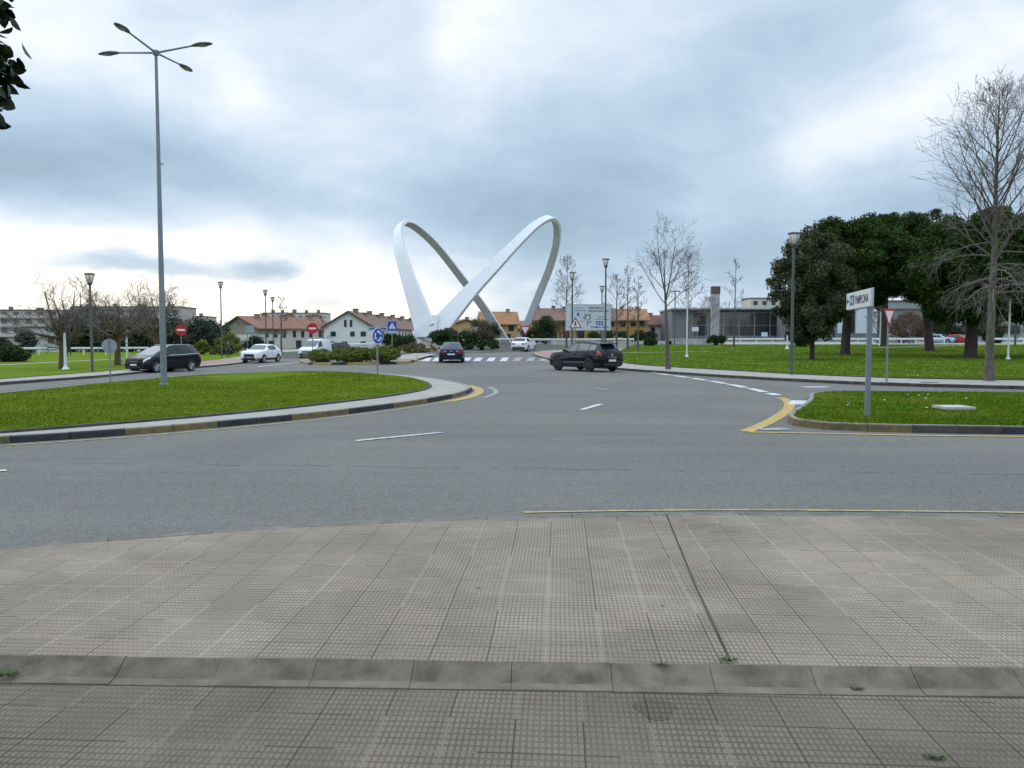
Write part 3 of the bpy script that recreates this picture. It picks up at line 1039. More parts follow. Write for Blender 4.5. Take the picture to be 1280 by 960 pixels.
def leader_tree(name, label, loc, Ht, r0, spread, z0, nl, seed, mats, lean=(0, 0), droop=0, fork=None, rmin=.007, prof=None, kids=(6, 5, 4), levels=3, group=None, upk=.05):
    """straight leader with limbs; spread(t) half width along the height"""
    rnd = random.Random(seed)
    A = [Arr(), Arr(), Arr()]
    n = 14
    pts, rads = [], []
    x = y = 0.0
    for i in range(n + 1):
        t = i / n
        x += rnd.gauss(0, .012 * Ht / 10) + lean[0] / n
        y += rnd.gauss(0, .012 * Ht / 10) + lean[1] / n
        pts.append(Vector((x, y, t * Ht)))
        rads.append(max(rmin, r0 * ((1 - t) ** .85 * .82 + (.30 * math.exp(-t * 40)) + .02)))
    A[0].tube(pts, rads, 10)

    def at(t):
        j = min(n - 1, int(t * n))
        return pts[j].lerp(pts[j + 1], t * n - j), rads[j]
    cfg = dict(CFG, rmin=rmin, up=(.02, upk, upk, upk * .6), seg=max(.3, Ht / 26), levels=1 + levels, kids=(0,) + kids)
    for i in range(nl):
        t = z0 + (.97 - z0) * ((i + rnd.random()) / nl)
        p, r = at(t)
        a = i * 2.399 + rnd.uniform(-.4, .4)
        s = spread(t)
        el_ = rnd.uniform(.35, .75) + .45 * t
        d = Vector((math.cos(a) * math.cos(el_), math.sin(a) * math.cos(el_), math.sin(el_)))
        L = s / max(.35, math.cos(el_)) * rnd.uniform(.8, 1.1)
        L = min(L, (Ht - p.z) * .85 / max(.3, math.sin(el_)) + .2)
        grow(A, p, d, L, max(rmin * 1.6, r * .42), 1, cfg, rnd)
    for i in range(droop):
        t = rnd.uniform(z0 * .75, z0 + .17)
        p, r = at(t)
        a = rnd.uniform(0, 2 * PI)
        c2 = dict(cfg, up=(0, -.13, -.17, -.2), levels=3, kids=(0, 6, 5))
        d = Vector((math.cos(a), math.sin(a), rnd.uniform(.0, .35)))
        B = [A[2], A[2], A[2]]
        grow(B, p, d, spread(z0 + .1) * rnd.uniform(.7, 1.25), max(rmin * 2, .03), 1, c2, rnd)
    if fork:
        for (t, d, L, rr) in fork:
            p, r = at(t)
            grow(A, p, Vector(d), L, r * rr, 0, dict(cfg, kids=(8, 5, 3), levels=3, up=(.09, upk, upk)), rnd)
    return finish_tree(name, label, loc, A, mats, group)


def gz(px, py, zo=.15):
    g = G(px, py, zo)
    g.z = H(g.x, g.y) + zo
    return g


# tall tree right
q = gz(1237, 475.5)
leader_tree('bare_tree', 'tallest bare tree with straight leader and drooping lower twigs on the right pavement', q, 11.3, .20,
            lambda t: 2.3 * (1 - max(0, (t - .5) / .52) ** 2.2), .40, 44, 3, (BARK, TWIG, TWIG_P), droop=20, kids=(8, 5, 3), levels=2, rmin=.0055)
q = gz(1237, 475.5)
# middle forked tree
q = gz(836, 461)
leader_tree('bare_tree', 'bare young tree with forked leader beside the pavement, right of the black car', q, 6.2, .15, lambda t: 2.5 * (1 - .35 * t), .50, 12, 5, (BARK, TWIG, TWIG),
            lean=(-.35, 0), fork=[(.60, (.30, .1, 1), 3.5, .75), (.66, (-.22, .05, 1), 3.6, .75)], kids=(6, 4, 3), levels=2, rmin=.006)
grpT = 'thin bare trees across the roundabout'
for (px_, Y, top, sp, nl, sd_, lab) in [
        (708, 92, 322, 2.6, 26, 21, 'bare round-topped tree behind the left half of the large direction sign'),
        (770, 84, 345, 2.0, 18, 22, 'bare thin tree just right of the large direction sign'),
        (784, 88, 330, 1.2, 16, 23, 'slender upright bare tree in front of the yellow houses'),
        (797, 80, 345, 1.3, 14, 24, 'bare thin tree near the right end of the yellow houses'),
        (858.5, 78, 318, 2.3, 18, 25, 'bare slender tree behind the white lamp pole'),
        (886, 130, 372, 3.2, 18, 26, 'low bare tree in front of the grey building left of its chimney'),
        (917, 96, 325, 1.9, 13, 27, 'bare pointed tree in front of the glazed grey building'),
        (352, 88, 370, 1.0, 10, 28, 'thin bare tree by the left row of houses'),
        (404, 120, 396, 1.4, 9, 36, 'small bare tree behind the white van')]:
    g = GX(px_, Y)
    ht = P(px_, top, Y).z - g.z
    leader_tree('bare_tree', lab, g, ht, .10 + Y * .0005, lambda t, s=sp: s * (1.1 - t) ** .7, .28, nl, sd_, (BARK, TWIG, TWIG), kids=(5, 4, 2), levels=2, rmin=.008 + Y * .00006, group=grpT)


def pollard(label, g, ht, sp, seed):
    rnd = random.Random(seed)
    A = [Arr(), Arr(), Arr()]
    hb = ht * .36
    pts = [Vector((0, 0, 0)), Vector((.03, 0, hb * .5)), Vector((.05, .02, hb)), Vector((.05, 0, hb * 1.25))]
    A[0].tube(pts, [.25, .19, .20, .14], 8)
    cfg = dict(CFG, rmin=.008, up=(0, .05, .05, .03), seg=.35, levels=4, kids=(0, 6, 4, 3), len=(.45, .75), wob=(.03, .07, .09, .11))
    for i in range(13):
        a = i * 2.399 + rnd.uniform(-.3, .3)
        el_ = rnd.uniform(.15, 1.25)
        d = Vector((math.cos(a) * math.cos(el_), math.sin(a) * math.cos(el_), math.sin(el_)))
        L = sp * (.75 + .4 * rnd.random()) * (1 + .2 * math.sin(el_))
        grow(A, Vector((.05, 0, hb * rnd.uniform(.85, 1.2))), d, L, .085, 1, cfg, rnd)
    for i in range(9):
        a = rnd.uniform(0, 2 * PI)
        d = Vector((math.cos(a), math.sin(a), rnd.uniform(.1, .8)))
        grow([A[2]] * 3, Vector((.05, 0, hb * rnd.uniform(.75, 1.15))), d, sp * rnd.uniform(.35, .65), .05, 1, dict(cfg, levels=3), rnd)
    return finish_tree('bare_tree', label, g, A, (mat('lichen bark', (.12, .092, .05), .95, col2=(.075, .062, .045), vscale=3), TWIG, TWIG_Y), 'pollarded bare trees on the left lawn')


for (px_, py_, top, sp, sd_, lab) in [(78, 461, 369, 2.5, 31, 'leftmost pollarded bare tree, lichen yellow, behind the left lamp and white post'),
                                     (147, 456.5, 364, 3.0, 32, 'middle pollarded bare tree right of the left street lamp'),
                                     (195, 452, 366, 3.1, 33, 'pollarded bare tree directly behind the tall four-armed lamp pole')]:
    g = gz(px_, py_)
    pollard(lab, g, P(px_, top, g.y).z - g.z, sp, sd_)

# ------------------------------------------------------------------ foliage


def leaf_cloud(centers, radii, n, size, rnd, flat=1.0, shell=.55, elong=1.6):
    """n leaf quads spread through ellipsoid clumps"""
    centers = np.array(centers); radii = np.array(radii)
    wgt = radii.prod(1) ** .67
    idx = rnd.choice(len(centers), n, p=wgt / wgt.sum())
    d = rnd.normal(size=(n, 3)); d /= np.linalg.norm(d, axis=1)[:, None]
    r = (shell * .6 + (1.12 - shell * .6) * rnd.random(n) ** .75) * np.where(rnd.random(n) < .12, rnd.uniform(1.0, 1.3, n), 1.0)
    c = centers[idx] + d * radii[idx] * r[:, None]
    a = rnd.normal(size=(n, 3)); a[:, 2] *= flat
    a /= np.linalg.norm(a, axis=1)[:, None]
    b_ = np.cross(a, rnd.normal(size=(n, 3))); b_ /= np.linalg.norm(b_, axis=1)[:, None]
    s = size * rnd.uniform(.6, 1.3, n)[:, None]
    a, b_ = a * s * elong * .5, b_ * s * .5
    v = np.stack([c - a, c + b_ * .8 - a * .1, c + a, c - b_ * .8 + a * .1], 1)
    return v


def clumps(rx, ry, rz, k, cr, rnd, shape=None, zc=0.0):
    """k clump centres filling an ellipsoid"""
    cs, rs = [], []
    while len(cs) < k:
        p = rnd.uniform(-1, 1, 3)
        q = np.linalg.norm(p)
        if q > 1 or q < .25: continue
        if shape and not shape(p): continue
        cs.append((p[0] * rx, p[1] * ry, p[2] * rz + zc))
        s = cr * rnd.uniform(.7, 1.25)
        rs.append((s, s, s * .8))
    return cs, rs


def leafy_tree(name, label, loc, rx, ry, rz, zc, k, cr, n, size, m, bark, trunk_r, seed, lean=(0, 0), shape=None, group=None, cat='tree', elong=1.6, limbs=10, flat=1.0):
    rnd = np.random.default_rng(seed)
    cs, rs = clumps(rx, ry, rz, k, cr, rnd, shape, zc)
    cs = [(c[0] + lean[0], c[1] + lean[1], c[2]) for c in cs]
    t = thing(name, label, cat, loc, 0, group)
    A = Arr()
    hub = Vector((lean[0] * .75, lean[1] * .75, zc - rz * .55))
    A.tube([Vector((0, 0, -.05)), Vector((lean[0] * .02, lean[1] * .02, .25)), hub * .5 + Vector((lean[0] * -.08, 0, 0)), hub], [trunk_r * 1.45, trunk_r * 1.05, trunk_r * .9, trunk_r * .75], 10)
    A.tube([hub, Vector((lean[0], lean[1], zc + rz * .45))], [trunk_r * .7, trunk_r * .2], 7)
    for c in cs[:limbs * 3]:
        c = Vector(c)
        A.tube([hub, hub.lerp(c, .5) + Vector((0, 0, .15)), c], [trunk_r * .38, trunk_r * .22, trunk_r * .06], 5)
    obj('trunk', (A.v, A.f), bark, t, smooth=True)
    quads_mesh('crown', leaf_cloud(cs, rs, n, size, rnd, elong=elong, flat=flat), 4, m, t)
    return t


g = gz(1015, 449.5)
egg = lambda p: (p[0] ** 2 + p[1] ** 2) < (1.0 if p[2] < .1 else (1.02 - .75 * p[2] ** 2)) and not (p[2] < -.5 and math.hypot(p[0], p[1]) > .62)
leafy_tree('holm_oak', 'dark grey-green holm oak with dense egg shaped crown behind the right street lamp', g, 3.0, 2.8, 4.0, 5.35, 190, .55, 66000, .125, LEAF_OAK, BARK_D, .17, 41, shape=egg, limbs=14)
canopy = lambda p: p[2] > -.95 + .30 * math.hypot(p[0], p[1])
grpP = 'stone pines on the right lawn'
for (px_, py_, top, rx, rz, lean, tr, sd_, lab) in [
        (1056, 443.5, 268, 4.5, 4.2, (.9, 1.0), .38, 51, 'leftmost stone pine, its trunk leaning just left of the white place name sign'),
        (1162, 438.5, 264, 5.4, 4.7, (-.9, .5), .42, 52, 'middle stone pine with straight trunk right of the white place name sign'),
        (1213, 447.5, 262, 5.0, 4.4, (.6, .6), .45, 53, 'stone pine with the thick dark trunk immediately left of the tallest bare tree'),
        (1330, 446, 262, 5.0, 4.7, (-1.2, 0), .42, 54, 'rightmost stone pine, its crown cut by the right edge behind the tallest bare tree'),
        (1105, 433, 270, 5.3, 4.8, (0, 0), .40, 55, 'farthest stone pine filling the gap between the two left pines')]:
    g = gz(px_, py_)
    ht = P(px_, top, g.y).z - g.z
    leafy_tree('stone_pine', lab, g, rx, rx * .9, rz, ht - rz, 170, .85, 88000, .135, LEAF_PINE, BARK_D, tr, sd_, lean=lean, shape=canopy, group=grpP, elong=3.0, limbs=11)


def bush(name, label, px_, Y, w, h, n, size, m, seed, depth=None, group=None, k=26, zo=.1, cat='bush', cr=None, stems=True):
    g = GX(px_, Y)
    rnd = np.random.default_rng(seed)
    d = depth or w * .8
    t = thing(name, label, cat, (g.x, g.y, g.z + zo), 0, group)
    cr = cr or min(w, h) * .22
    cs, rs = clumps(w / 2 - cr * .6, d / 2 - cr * .6, h / 2 - cr * .4, k, cr, rnd, None, h / 2)
    A = Arr()
    for c in cs[:10]:
        A.tube([Vector((c[0] * .3, c[1] * .3, -.05)), Vector(c)], [.035, .012], 4)
    obj('stems', (A.v, A.f), BARK, t)
    quads_mesh('foliage', leaf_cloud(cs, rs, n, size, rnd, shell=.35), 4, m, t)
    return t


# bushes: pixel column, distance, width, height
bush('bush', 'large dark rounded bush at the far left edge of the left lawn', 4, 66, 4.6, 1.9, 9000, .13, LEAF_BUSH, 61)
bush('bush', 'sparse upright shrub behind the white railing on the far left', 33, 98, 2.6, 3.2, 4000, .16, LEAF_BACK, 62)
bush('hedge', 'green clipped hedge at the edge of the left lawn by the row houses', 268, 94, 6.5, 1.9, 9000, .14, LEAF_HEDGE, 63, depth=2.2, cat='hedge')
bush('bush', 'tall rounded green bush in front of the beige gable end', 287, 97, 3.0, 2.6, 5000, .14, LEAF_HEDGE, 64)
bush('bush', 'dark brownish shrub left of the thin bare tree by the row houses', 318, 105, 4.0, 2.4, 4000, .16, LEAF_BACK, 65)
bush('bush', 'dark ball shaped bush left of the bare forked tree on the lawn edge', 812, 104, 2.0, 1.2, 3500, .11, LEAF_BUSH, 66)
bush('bush', 'wide dark blue-green shrub in front of the grey chimney', 896, 106, 2.9, 1.6, 5000, .12, LEAF_BUSH, 67)
bush('bush', 'dark green low bush at the foot of the holm oak', 1000, 100, 5.0, 2.0, 7000, .14, LEAF_BUSH, 68)
# median hedges
gh = 'low green hedges in the median'
for (px0, px1, hh_, sd_, lab) in ((388, 415, .95, 71, 'low green hedge clump at the left end of the striped median'), (412, 472, 1.05, 72, 'long low green hedge in the middle of the striped median'), (466, 497, 1.15, 73, 'green hedge at the right end of the striped median behind the blue round sign')):
    gm = G((px0 + px1) / 2, 453.0, .15)
    wd = (px1 - px0) / 1000 * gm.y
    bush('hedge', lab, (px0 + px1) / 2, gm.y + .9, wd + .5, hh_, int(6500 * wd), .08, LEAF_HEDGE, sd_, depth=2.4, group=gh, zo=.14, cat='hedge', k=int(90 * wd), cr=.24)
# roundabout planting
gj = 'junipers on the roundabout'
bush('juniper', 'dark juniper left of the white sculpture foot', 496, 88, 4.2, 2.3, 9000, .13, LEAF_JUN, 74, group=gj, cat='shrub')
bush('juniper', 'spiky dark juniper immediately right of the white sculpture foot', 552, 89, 3.6, 2.5, 9000, .13, LEAF_JUN, 75, group=gj, cat='shrub')
bush('juniper', 'spreading dark juniper right above the blue car roof', 582, 86, 4.2, 1.9, 9000, .13, LEAF_JUN, 76, group=gj, cat='shrub')
bush('juniper', 'low dark juniper at the right end of the roundabout planting', 607, 84, 3.2, 1.25, 7000, .12, LEAF_JUN, 77, group=gj, cat='shrub')
bush('bush', 'tall brownish shrub on the roundabout in front of the orange roofs', 600, 112, 4.5, 3.6, 5000, .16, LEAF_DRY, 78)
bush('bush', 'dark green shrub beneath the back leg of the sculpture', 613, 116, 3.5, 3.0, 4500, .16, LEAF_BUSH, 79)
bush('flower_clump', 'dry olive plants along the front of the rubble bed on the roundabout', 520, 79, 5.0, .7, 6000, .09, LEAF_HEDGE, 80, depth=1.4, cat='shrub', k=40)
bush('flower_clump', 'dry straw coloured plants on the rubble mound under the sculpture', 522, 82, 4.2, 1.0, 3500, .09, LEAF_DRY, 81, depth=2.2, cat='shrub', k=40)
bush('shrub', 'reddish brown leafless shrub behind the right guardrail under the pines', 1136, 124, 6.5, 4.6, 6500, .17, mat('rusty twigs', (.12, .075, .052), .95, var=.3), 82, cat='shrub')
bush('bush', 'dark conifer bush in front of the yellow houses right of the sculpture', 683, 118, 3.4, 4.2, 5000, .17, LEAF_BUSH, 83)
bush('bush', 'dark low shrub between the sculpture and the yellow houses', 665, 121, 4.0, 2.4, 4500, .16, LEAF_BUSH, 84)
for i, (px_, Y, w, h, lab) in enumerate([(760, 128, 7, 2.2, 'dark hedge at the foot of the yellow houses behind the large sign'), (800, 126, 6, 2.0, 'dark hedge at the right end of the yellow houses')]):
    bush('hedge', lab, px_, Y, w, h, 5000, .17, LEAF_BUSH, 90 + i, cat='hedge', depth=2)
# far dark conifers behind the left railing
for i, (px_, Y, w, h) in enumerate([(92, 118, 6, 5.2), (112, 122, 7, 6.4), (130, 116, 6, 5.5), (158, 120, 7, 5.2), (178, 118, 6, 5.0), (214, 122, 7, 5.0), (242, 126, 8, 4.6), (262, 128, 7, 4.2)]):
    where = ['leftmost, right of the grey shed', 'second from the left, behind the left lamp', 'behind the grey round sign back', 'behind the middle pollarded tree', 'left of the tall lamp pole',
             'behind the left no entry sign', 'below the beige tower block', 'beside the beige gable end'][i]
    leafy_tree('conifer', 'dark broad conifer behind the white railing, ' + where, GX(px_, Y), w / 2, w / 2.4, h * .5, h * .52, 34, w * .16, 5200, .26, LEAF_BACK, BARK_D, .16, 100 + i, group='dark conifers behind the left railing', limbs=3)
for i, (px_, Y, w, h, lab) in enumerate([(1183, 128, 5, 5.0, 'dark broad conifer in front of the green factory behind the red parked car'), (1238, 122, 4.5, 5.5, 'dark conifer at the foot of the green factory near the right edge')]):
    leafy_tree('conifer', lab, GX(px_, Y), w / 2, w / 2.4, h * .5, h * .52, 34, w * .15, 5200, .24, LEAF_BUSH, BARK_D, .16, 140 + i, limbs=3)
for i, (px_, Y, top, sp, lab) in enumerate([(1268, 100, 372, 2.6, 'bare brown tree behind the white lamp post at the right edge'), (1136, 119, 392, 2.4, 'small bare tree over the reddish shrub under the pines'), (1096, 121, 384, 2.0, 'thin bare tree beside the white panelled building')]):
    g = GX(px_, Y)
    leader_tree('bare_tree', lab, g, P(px_, top, Y).z - g.z, .16, lambda t, s=sp: s * (1.1 - t) ** .6, .15, 24, 150 + i, (BARK, mat('brown far twigs', (.13, .085, .05), .95), TWIG), kids=(5, 4, 2), levels=2, rmin=.02, group='bare trees behind the right lawn')
rnd_t = random.Random(5)
for i, (px_, Y, top) in enumerate([(722, 150, 402), (700, 152, 405), (672, 150, 404)]):
    g = GX(px_, Y)
    bare = ['bare brown tree in front of the yellow houses under the pedestrian warning sign', 'bare brown tree in front of the yellow houses left of the large sign', 'bare brown tree at the left end of the yellow houses'][i]
    leader_tree('bare_tree', bare, g, P(px_, top, Y).z - g.z, .2, lambda t: 2.2 * (1.1 - t) ** .6, .15, 22, 120 + i, (BARK, mat('brown far twigs', (.13, .085, .05), .95), TWIG), kids=(5, 4, 2), levels=2, rmin=.03, group='bare brown trees by the yellow houses')

# overhanging evergreen at the top left, close to the camera
rnd = np.random.default_rng(77)
t = thing('broadleaf_tree', 'evergreen tree with glossy dark leaves hanging in at the top left corner', 'tree', (-3.0, 3.55, .11))
A = Arr()
A.tube([Vector((0, 0, -.05)), Vector((.03, 0, .8)), Vector((.0, .02, 1.7)), Vector((.1, 0, 3.2)), Vector((.15, 0, 4.3))], [.085, .07, .06, .045, .02], 9)
cs = []
for i in range(190):
    z = 2.74 + 1.9 * rnd.random() ** 1.5
    a = rnd.uniform(-.9, .9) if i % 4 else rnd.uniform(0, 2 * PI)
    mx = .72 + .10 * math.sin((z - 2.6) * 7)
    if z < 2.95: mx = .64
    c = Vector((math.cos(a) * mx * rnd.uniform(.62, 1), math.sin(a) * .75 * rnd.uniform(.4, 1), z))
    st = Vector((.05, 0, z - .35))
    A.tube([st, st.lerp(c, .55) + Vector((0, 0, .06)), c], [.016, .010, .004], 5)
    cs.append(c)
obj('trunk', (A.v, A.f), BARK, t, smooth=True)
V, F = [], []
for c in cs:
    for j in range(26):
        p = c + Vector(rnd.normal(0, .06, 3))
        p.x = min(p.x, .70)
        ax = Vector((rnd.normal(0, .6) + .25 * np.sign(c.x), rnd.normal(0, .6), rnd.normal(-.55, .5))).normalized()
        sd_v = ax.cross(Vector(rnd.normal(0, 1, 3))).normalized()
        nn = ax.cross(sd_v)
        L, w = rnd.uniform(.055, .095), rnd.uniform(.022, .034)
        base = len(V)
        cup, bend = rnd.uniform(.15, .5), rnd.uniform(-.3, .5)
        for s_, ww in ((0, .12), (.25, .8), (.55, 1.0), (.82, .6), (1.0, .04)):
            mid = p + ax * (L * s_) - nn * (bend * L * s_ * s_)
            for k_ in (-1, 0, 1):
                V.append(mid + sd_v * (w * ww * k_) + nn * (cup * w * ww * abs(k_)))
        for r_ in range(4):
            for k_ in range(2):
                a_ = base + r_ * 3 + k_
                F.append((a_, a_ + 1, a_ + 4, a_ + 3))
obj('crown', (V, F), LEAF_NEAR, t, smooth=True)

# ------------------------------------------------------------------ sculpture
SCULPT = mat('white sculpture paint', (.68, .68, .685), .55, var=.035, vscale=.6)


def sculpt_seams():
    b = NB(SCULPT.node_tree)
    p = SCULPT.node_tree.nodes['Principled BSDF']
    tc = b.n('ShaderNodeTexCoord').outputs['Object']
    sp = b.n('ShaderNodeSeparateXYZ')
    b.link(tc, sp.inputs[0])
    seam = b.m('LESS_THAN', b.m('FRACT', b.m('DIVIDE', sp.outputs[2], 2.4)), .022)
    mp = b.n('ShaderNodeMapping')
    mp.inputs['Scale'].default_value = (2.2, 2.2, .25)
    b.link(tc, mp.inputs[0])
    run = b.ramp(b.noise(mp.outputs[0], 1.6, 5, .6).outputs[0], [(.45, (.68, .68, .685)), (.80, (.62, .615, .60))])     # rain streaks
    b.link(b.mix(b.m('MULTIPLY', seam, .22), run, (.30, .30, .30)), p.inputs['Base Color'])


sculpt_seams()


def spline(pts, n):
    out = []
    m = len(pts)
    for i in range(m - 1):
        p0, p1, p2, p3 = (np.array(pts[max(0, min(m - 1, k))]) for k in (i - 1, i, i + 1, i + 2))
        for s in range(n):
            t_ = s / n
            out.append(.5 * (2 * p1 + (p2 - p0) * t_ + (2 * p0 - 5 * p1 + 4 * p2 - p3) * t_ ** 2 + (3 * p1 - p0 - 3 * p2 + p3) * t_ ** 3))
    out.append(np.array(pts[-1]))
    return out


def arch(pl, ws, parent, thick=.75):
    pts = [tuple(P(x, y, d)) + (w,) for (x, y, d), w in zip(pl, ws)]
    sp = spline(pts, 8)
    c = [Vector(q[:3]) for q in sp]
    a, b_, e = c[0], c[len(c) // 2], c[-1]
    nrm = (b_ - a).cross(e - a).normalized()
    bm = bmesh.new()
    rings = []
    for i, p in enumerate(c):
        t_ = (c[min(i + 1, len(c) - 1)] - c[max(i - 1, 0)]).normalized()
        lat = (nrm - t_ * nrm.dot(t_)).normalized()
        rad = t_.cross(lat)
        w = sp[i][3] * .93 / 2
        th = thick * (.55 + .45 * w / 1.2) / 2
        ch = .06
        rings.append([bm.verts.new(p + lat * x + rad * y) for x, y in ((-w + ch, -th), (w - ch, -th), (w, -th + ch), (w, th - ch), (w - ch, th), (-w + ch, th), (-w, th - ch), (-w, -th + ch))])
    for i in range(len(rings) - 1):
        for k in range(8):
            bm.faces.new((rings[i][k], rings[i][(k + 1) % 8], rings[i + 1][(k + 1) % 8], rings[i + 1][k]))
    bm.faces.new(rings[0][::-1])
    bm.faces.new(rings[-1])
    bmesh.ops.recalc_face_normals(bm, faces=bm.faces[:])
    o = obj('arch', bm, SCULPT, None)
    o.parent = parent
    o.matrix_parent_inverse = Matrix.Translation(-Vector(parent.location))
    return o


gs = GX(523, 92)
scu = thing('sculpture', 'huge white sculpture of two crossing looped arches standing on the roundabout', 'sculpture', gs)
arch([(532, 412, 92), (523, 385, 93.5), (509.5, 345, 96), (499.5, 310, 99), (498, 289, 102.5), (505.5, 278.5, 106.5), (520, 284, 109.5), (545, 307, 113), (575, 345, 117), (604, 384, 120), (634, 430, 123)],
     [2.7, 2.35, 1.8, 1.42, 1.22, 1.1, 1.1, 1.1, 1.15, 1.25, 1.35], scu)
arch([(546, 414, 92), (563, 393, 93), (590, 362.5, 95), (620, 331, 97.5), (648, 301.5, 100.5), (671, 280.5, 104), (688, 273, 107.5), (696, 283, 110.5), (695, 306, 113), (687, 335, 116), (675, 365, 118.5), (659, 405, 121), (649, 430, 123)],
     [2.6, 2.35, 1.85, 1.55, 1.3, 1.15, 1.05, 1.05, 1.05, 1.1, 1.15, 1.2, 1.3], scu)


def px_prism(poly, y0, y1):
    """solid of real thickness whose front face is given in the plane at distance y0"""
    bm = bmesh.new()
    fr = [P(x, y, y0) for x, y in poly]
    a = [bm.verts.new(v) for v in fr]
    c = [bm.verts.new(v + Vector((0, y1 - y0, 0))) for v in fr]
    n = len(fr)
    bm.faces.new(a); bm.faces.new(c[::-1])
    for i in range(n): bm.faces.new((a[(i + 1) % n], a[i], c[i], c[(i + 1) % n]))
    bmesh.ops.recalc_face_normals(bm, faces=bm.faces[:])
    return bm


def reparent(o, par):
    o.parent = par
    o.matrix_parent_inverse = Matrix.Translation(-Vector(par.location))
    return o


bp_ = bmesh.new()
pp_ = [(520.5, 421, 91.0), (518.5, 412, 91.2), (532.5, 393.2, 92.1), (547.8, 393.6, 92.1), (544.5, 417, 91.1), (530, 421.5, 91.0)]
fa = [bp_.verts.new(P(x, y, d)) for x, y, d in pp_]
fb = [bp_.verts.new(P(x, y, d) + Vector((0, 1.6, 0))) for x, y, d in pp_]
bp_.faces.new(fa); bp_.faces.new(fb[::-1])
for k in range(6): bp_.faces.new((fa[(k + 1) % 6], fa[k], fb[k], fb[(k + 1) % 6]))
bmesh.ops.recalc_face_normals(bp_, faces=bp_.faces[:])
reparent(obj('base_plate', bp_, SCULPT), scu)
ft = P(523, 428.5, 92)
bm = bmesh.new()
for i_, (z, rx, ry) in enumerate([(-.9, 1.4, 1.1), (-.05, 1.15, 1.0), (.06, 1.0, .9), (.45, .72, .7), (.85, .62, .65), (1.4, .7, .65)]):
    rg = [bm.verts.new((ft.x + rx * math.cos(a), ft.y + ry * math.sin(a), ft.z + z)) for a in np.linspace(0, 2 * PI, 20, endpoint=False)]
    if i_:
        for k in range(20): bm.faces.new((pr[k], pr[(k + 1) % 20], rg[(k + 1) % 20], rg[k]))
    else: bm.faces.new(rg[::-1])
    pr = rg
bm.faces.new(pr)
reparent(obj('foot', bm, SCULPT, smooth=True), scu)
# rubble mound under it
bm = bmesh.new()
rm = random.Random(9)
NR, NA = 8, 40
prev = None
gc = GX(527, 91)
top_z = ft.z - gc.z - .05
for i in range(NR + 1):
    r = i / NR
    rg = []
    for k in range(NA):
        a = 2 * PI * k / NA
        x, y = gc.x + math.cos(a) * 5.2 * r, gc.y + math.sin(a) * 8.0 * r
        z = H(x, y) + .13 + top_z * (1 - sstep(.22, 1.0, r)) + (rm.uniform(-.07, .07) if 0 < i < NR else 0)
        rg.append(bm.verts.new((x, y, z)))
    if prev:
        for k in range(NA): bm.faces.new((prev[k], prev[(k + 1) % NA], rg[(k + 1) % NA], rg[k]))
    prev = rg
bmesh.ops.remove_doubles(bm, verts=bm.verts[:], dist=.001)
bmesh.ops.recalc_face_normals(bm, faces=bm.faces[:])
kind(obj('rubble_mound', bm, SOIL), 'structure')
bm = bmesh.new()
for _ in range(260):
    a, r = rm.uniform(0, 2 * PI), rm.uniform(.25, 1) ** .7
    x, y = gc.x + math.cos(a) * 5.2 * r, gc.y + math.sin(a) * 8 * r
    z = H(x, y) + .13 + top_z * (1 - sstep(.22, 1.0, r))
    s = rm.uniform(.08, .26)
    M = Matrix.Translation((x, y, z)) @ Matrix.Rotation(rm.uniform(0, 6), 4, 'Z') @ Matrix.Diagonal((s, s * rm.uniform(.6, 1), s * .6, 1))
    bmesh.ops.create_icosphere(bm, subdivisions=1, radius=1, matrix=M)
kind(obj('rubble', bm, mat('rubble stone', (.26, .235, .20), .95, var=.3, vscale=3)), 'stuff')
# ------------------------------------------------------------------ lamps and poles


def place(name, label, cat, px_, py_, zo=0.0, rz=0.0, group=None, Y=None):
    g = GX(px_, Y) if Y else G(px_, py_, zo)
    return thing(name, label, cat, (g.x, g.y, H(g.x, g.y) + zo), rz, group)


FROST = mat('frosted lamp glass', (.74, .70, .62), .35, spec=.5)


def street_lamp(label, px_, py_, top, Y=None, zo=.13, m=GALV_D):
    t = place('street_lamp', label, 'street lamp', px_, py_, zo, 0, 'lamps with funnel shaped heads', Y)
    y = t.location.y
    h = P(px_, top, y).z - t.location.z
    r = .075
    obj('pole', lathe([(.11, 0), (.11, .02), (r, .03), (r * 1.0, 1.2), (r * .78, h - 1.0), (r * .75, h - .72)], 12), m, t, smooth=False)
    # funnel: bracket, glass, cap
    obj('bracket', lathe([(.055, h - .74), (.13, h - .62), (.14, h - .56), (.06, h - .54)], 14), m, t)
    obj('lamp_glass', lathe([(.13, h - .56), (.20, h - .3), (.245, h - .105)], 18), FROST, t, smooth=True)
    bm = bmesh.new()
    add_lathe(bm, [(.265, h - .10), (.285, h - .09), (.28, h - .04), (.10, h), (.01, h + .005)], 18)
    obj('cap', bm, m, t)
    bm = bmesh.new()
    for k in range(4):
        a = k * PI / 2 + .4
        c, s = math.cos(a), math.sin(a)
        add_tube(bm, [(c * .135, s * .135, h - .57), (c * .262, s * .262, h - .09)], .012, 5)
    obj('frame_rods', bm, m, t)
    return t


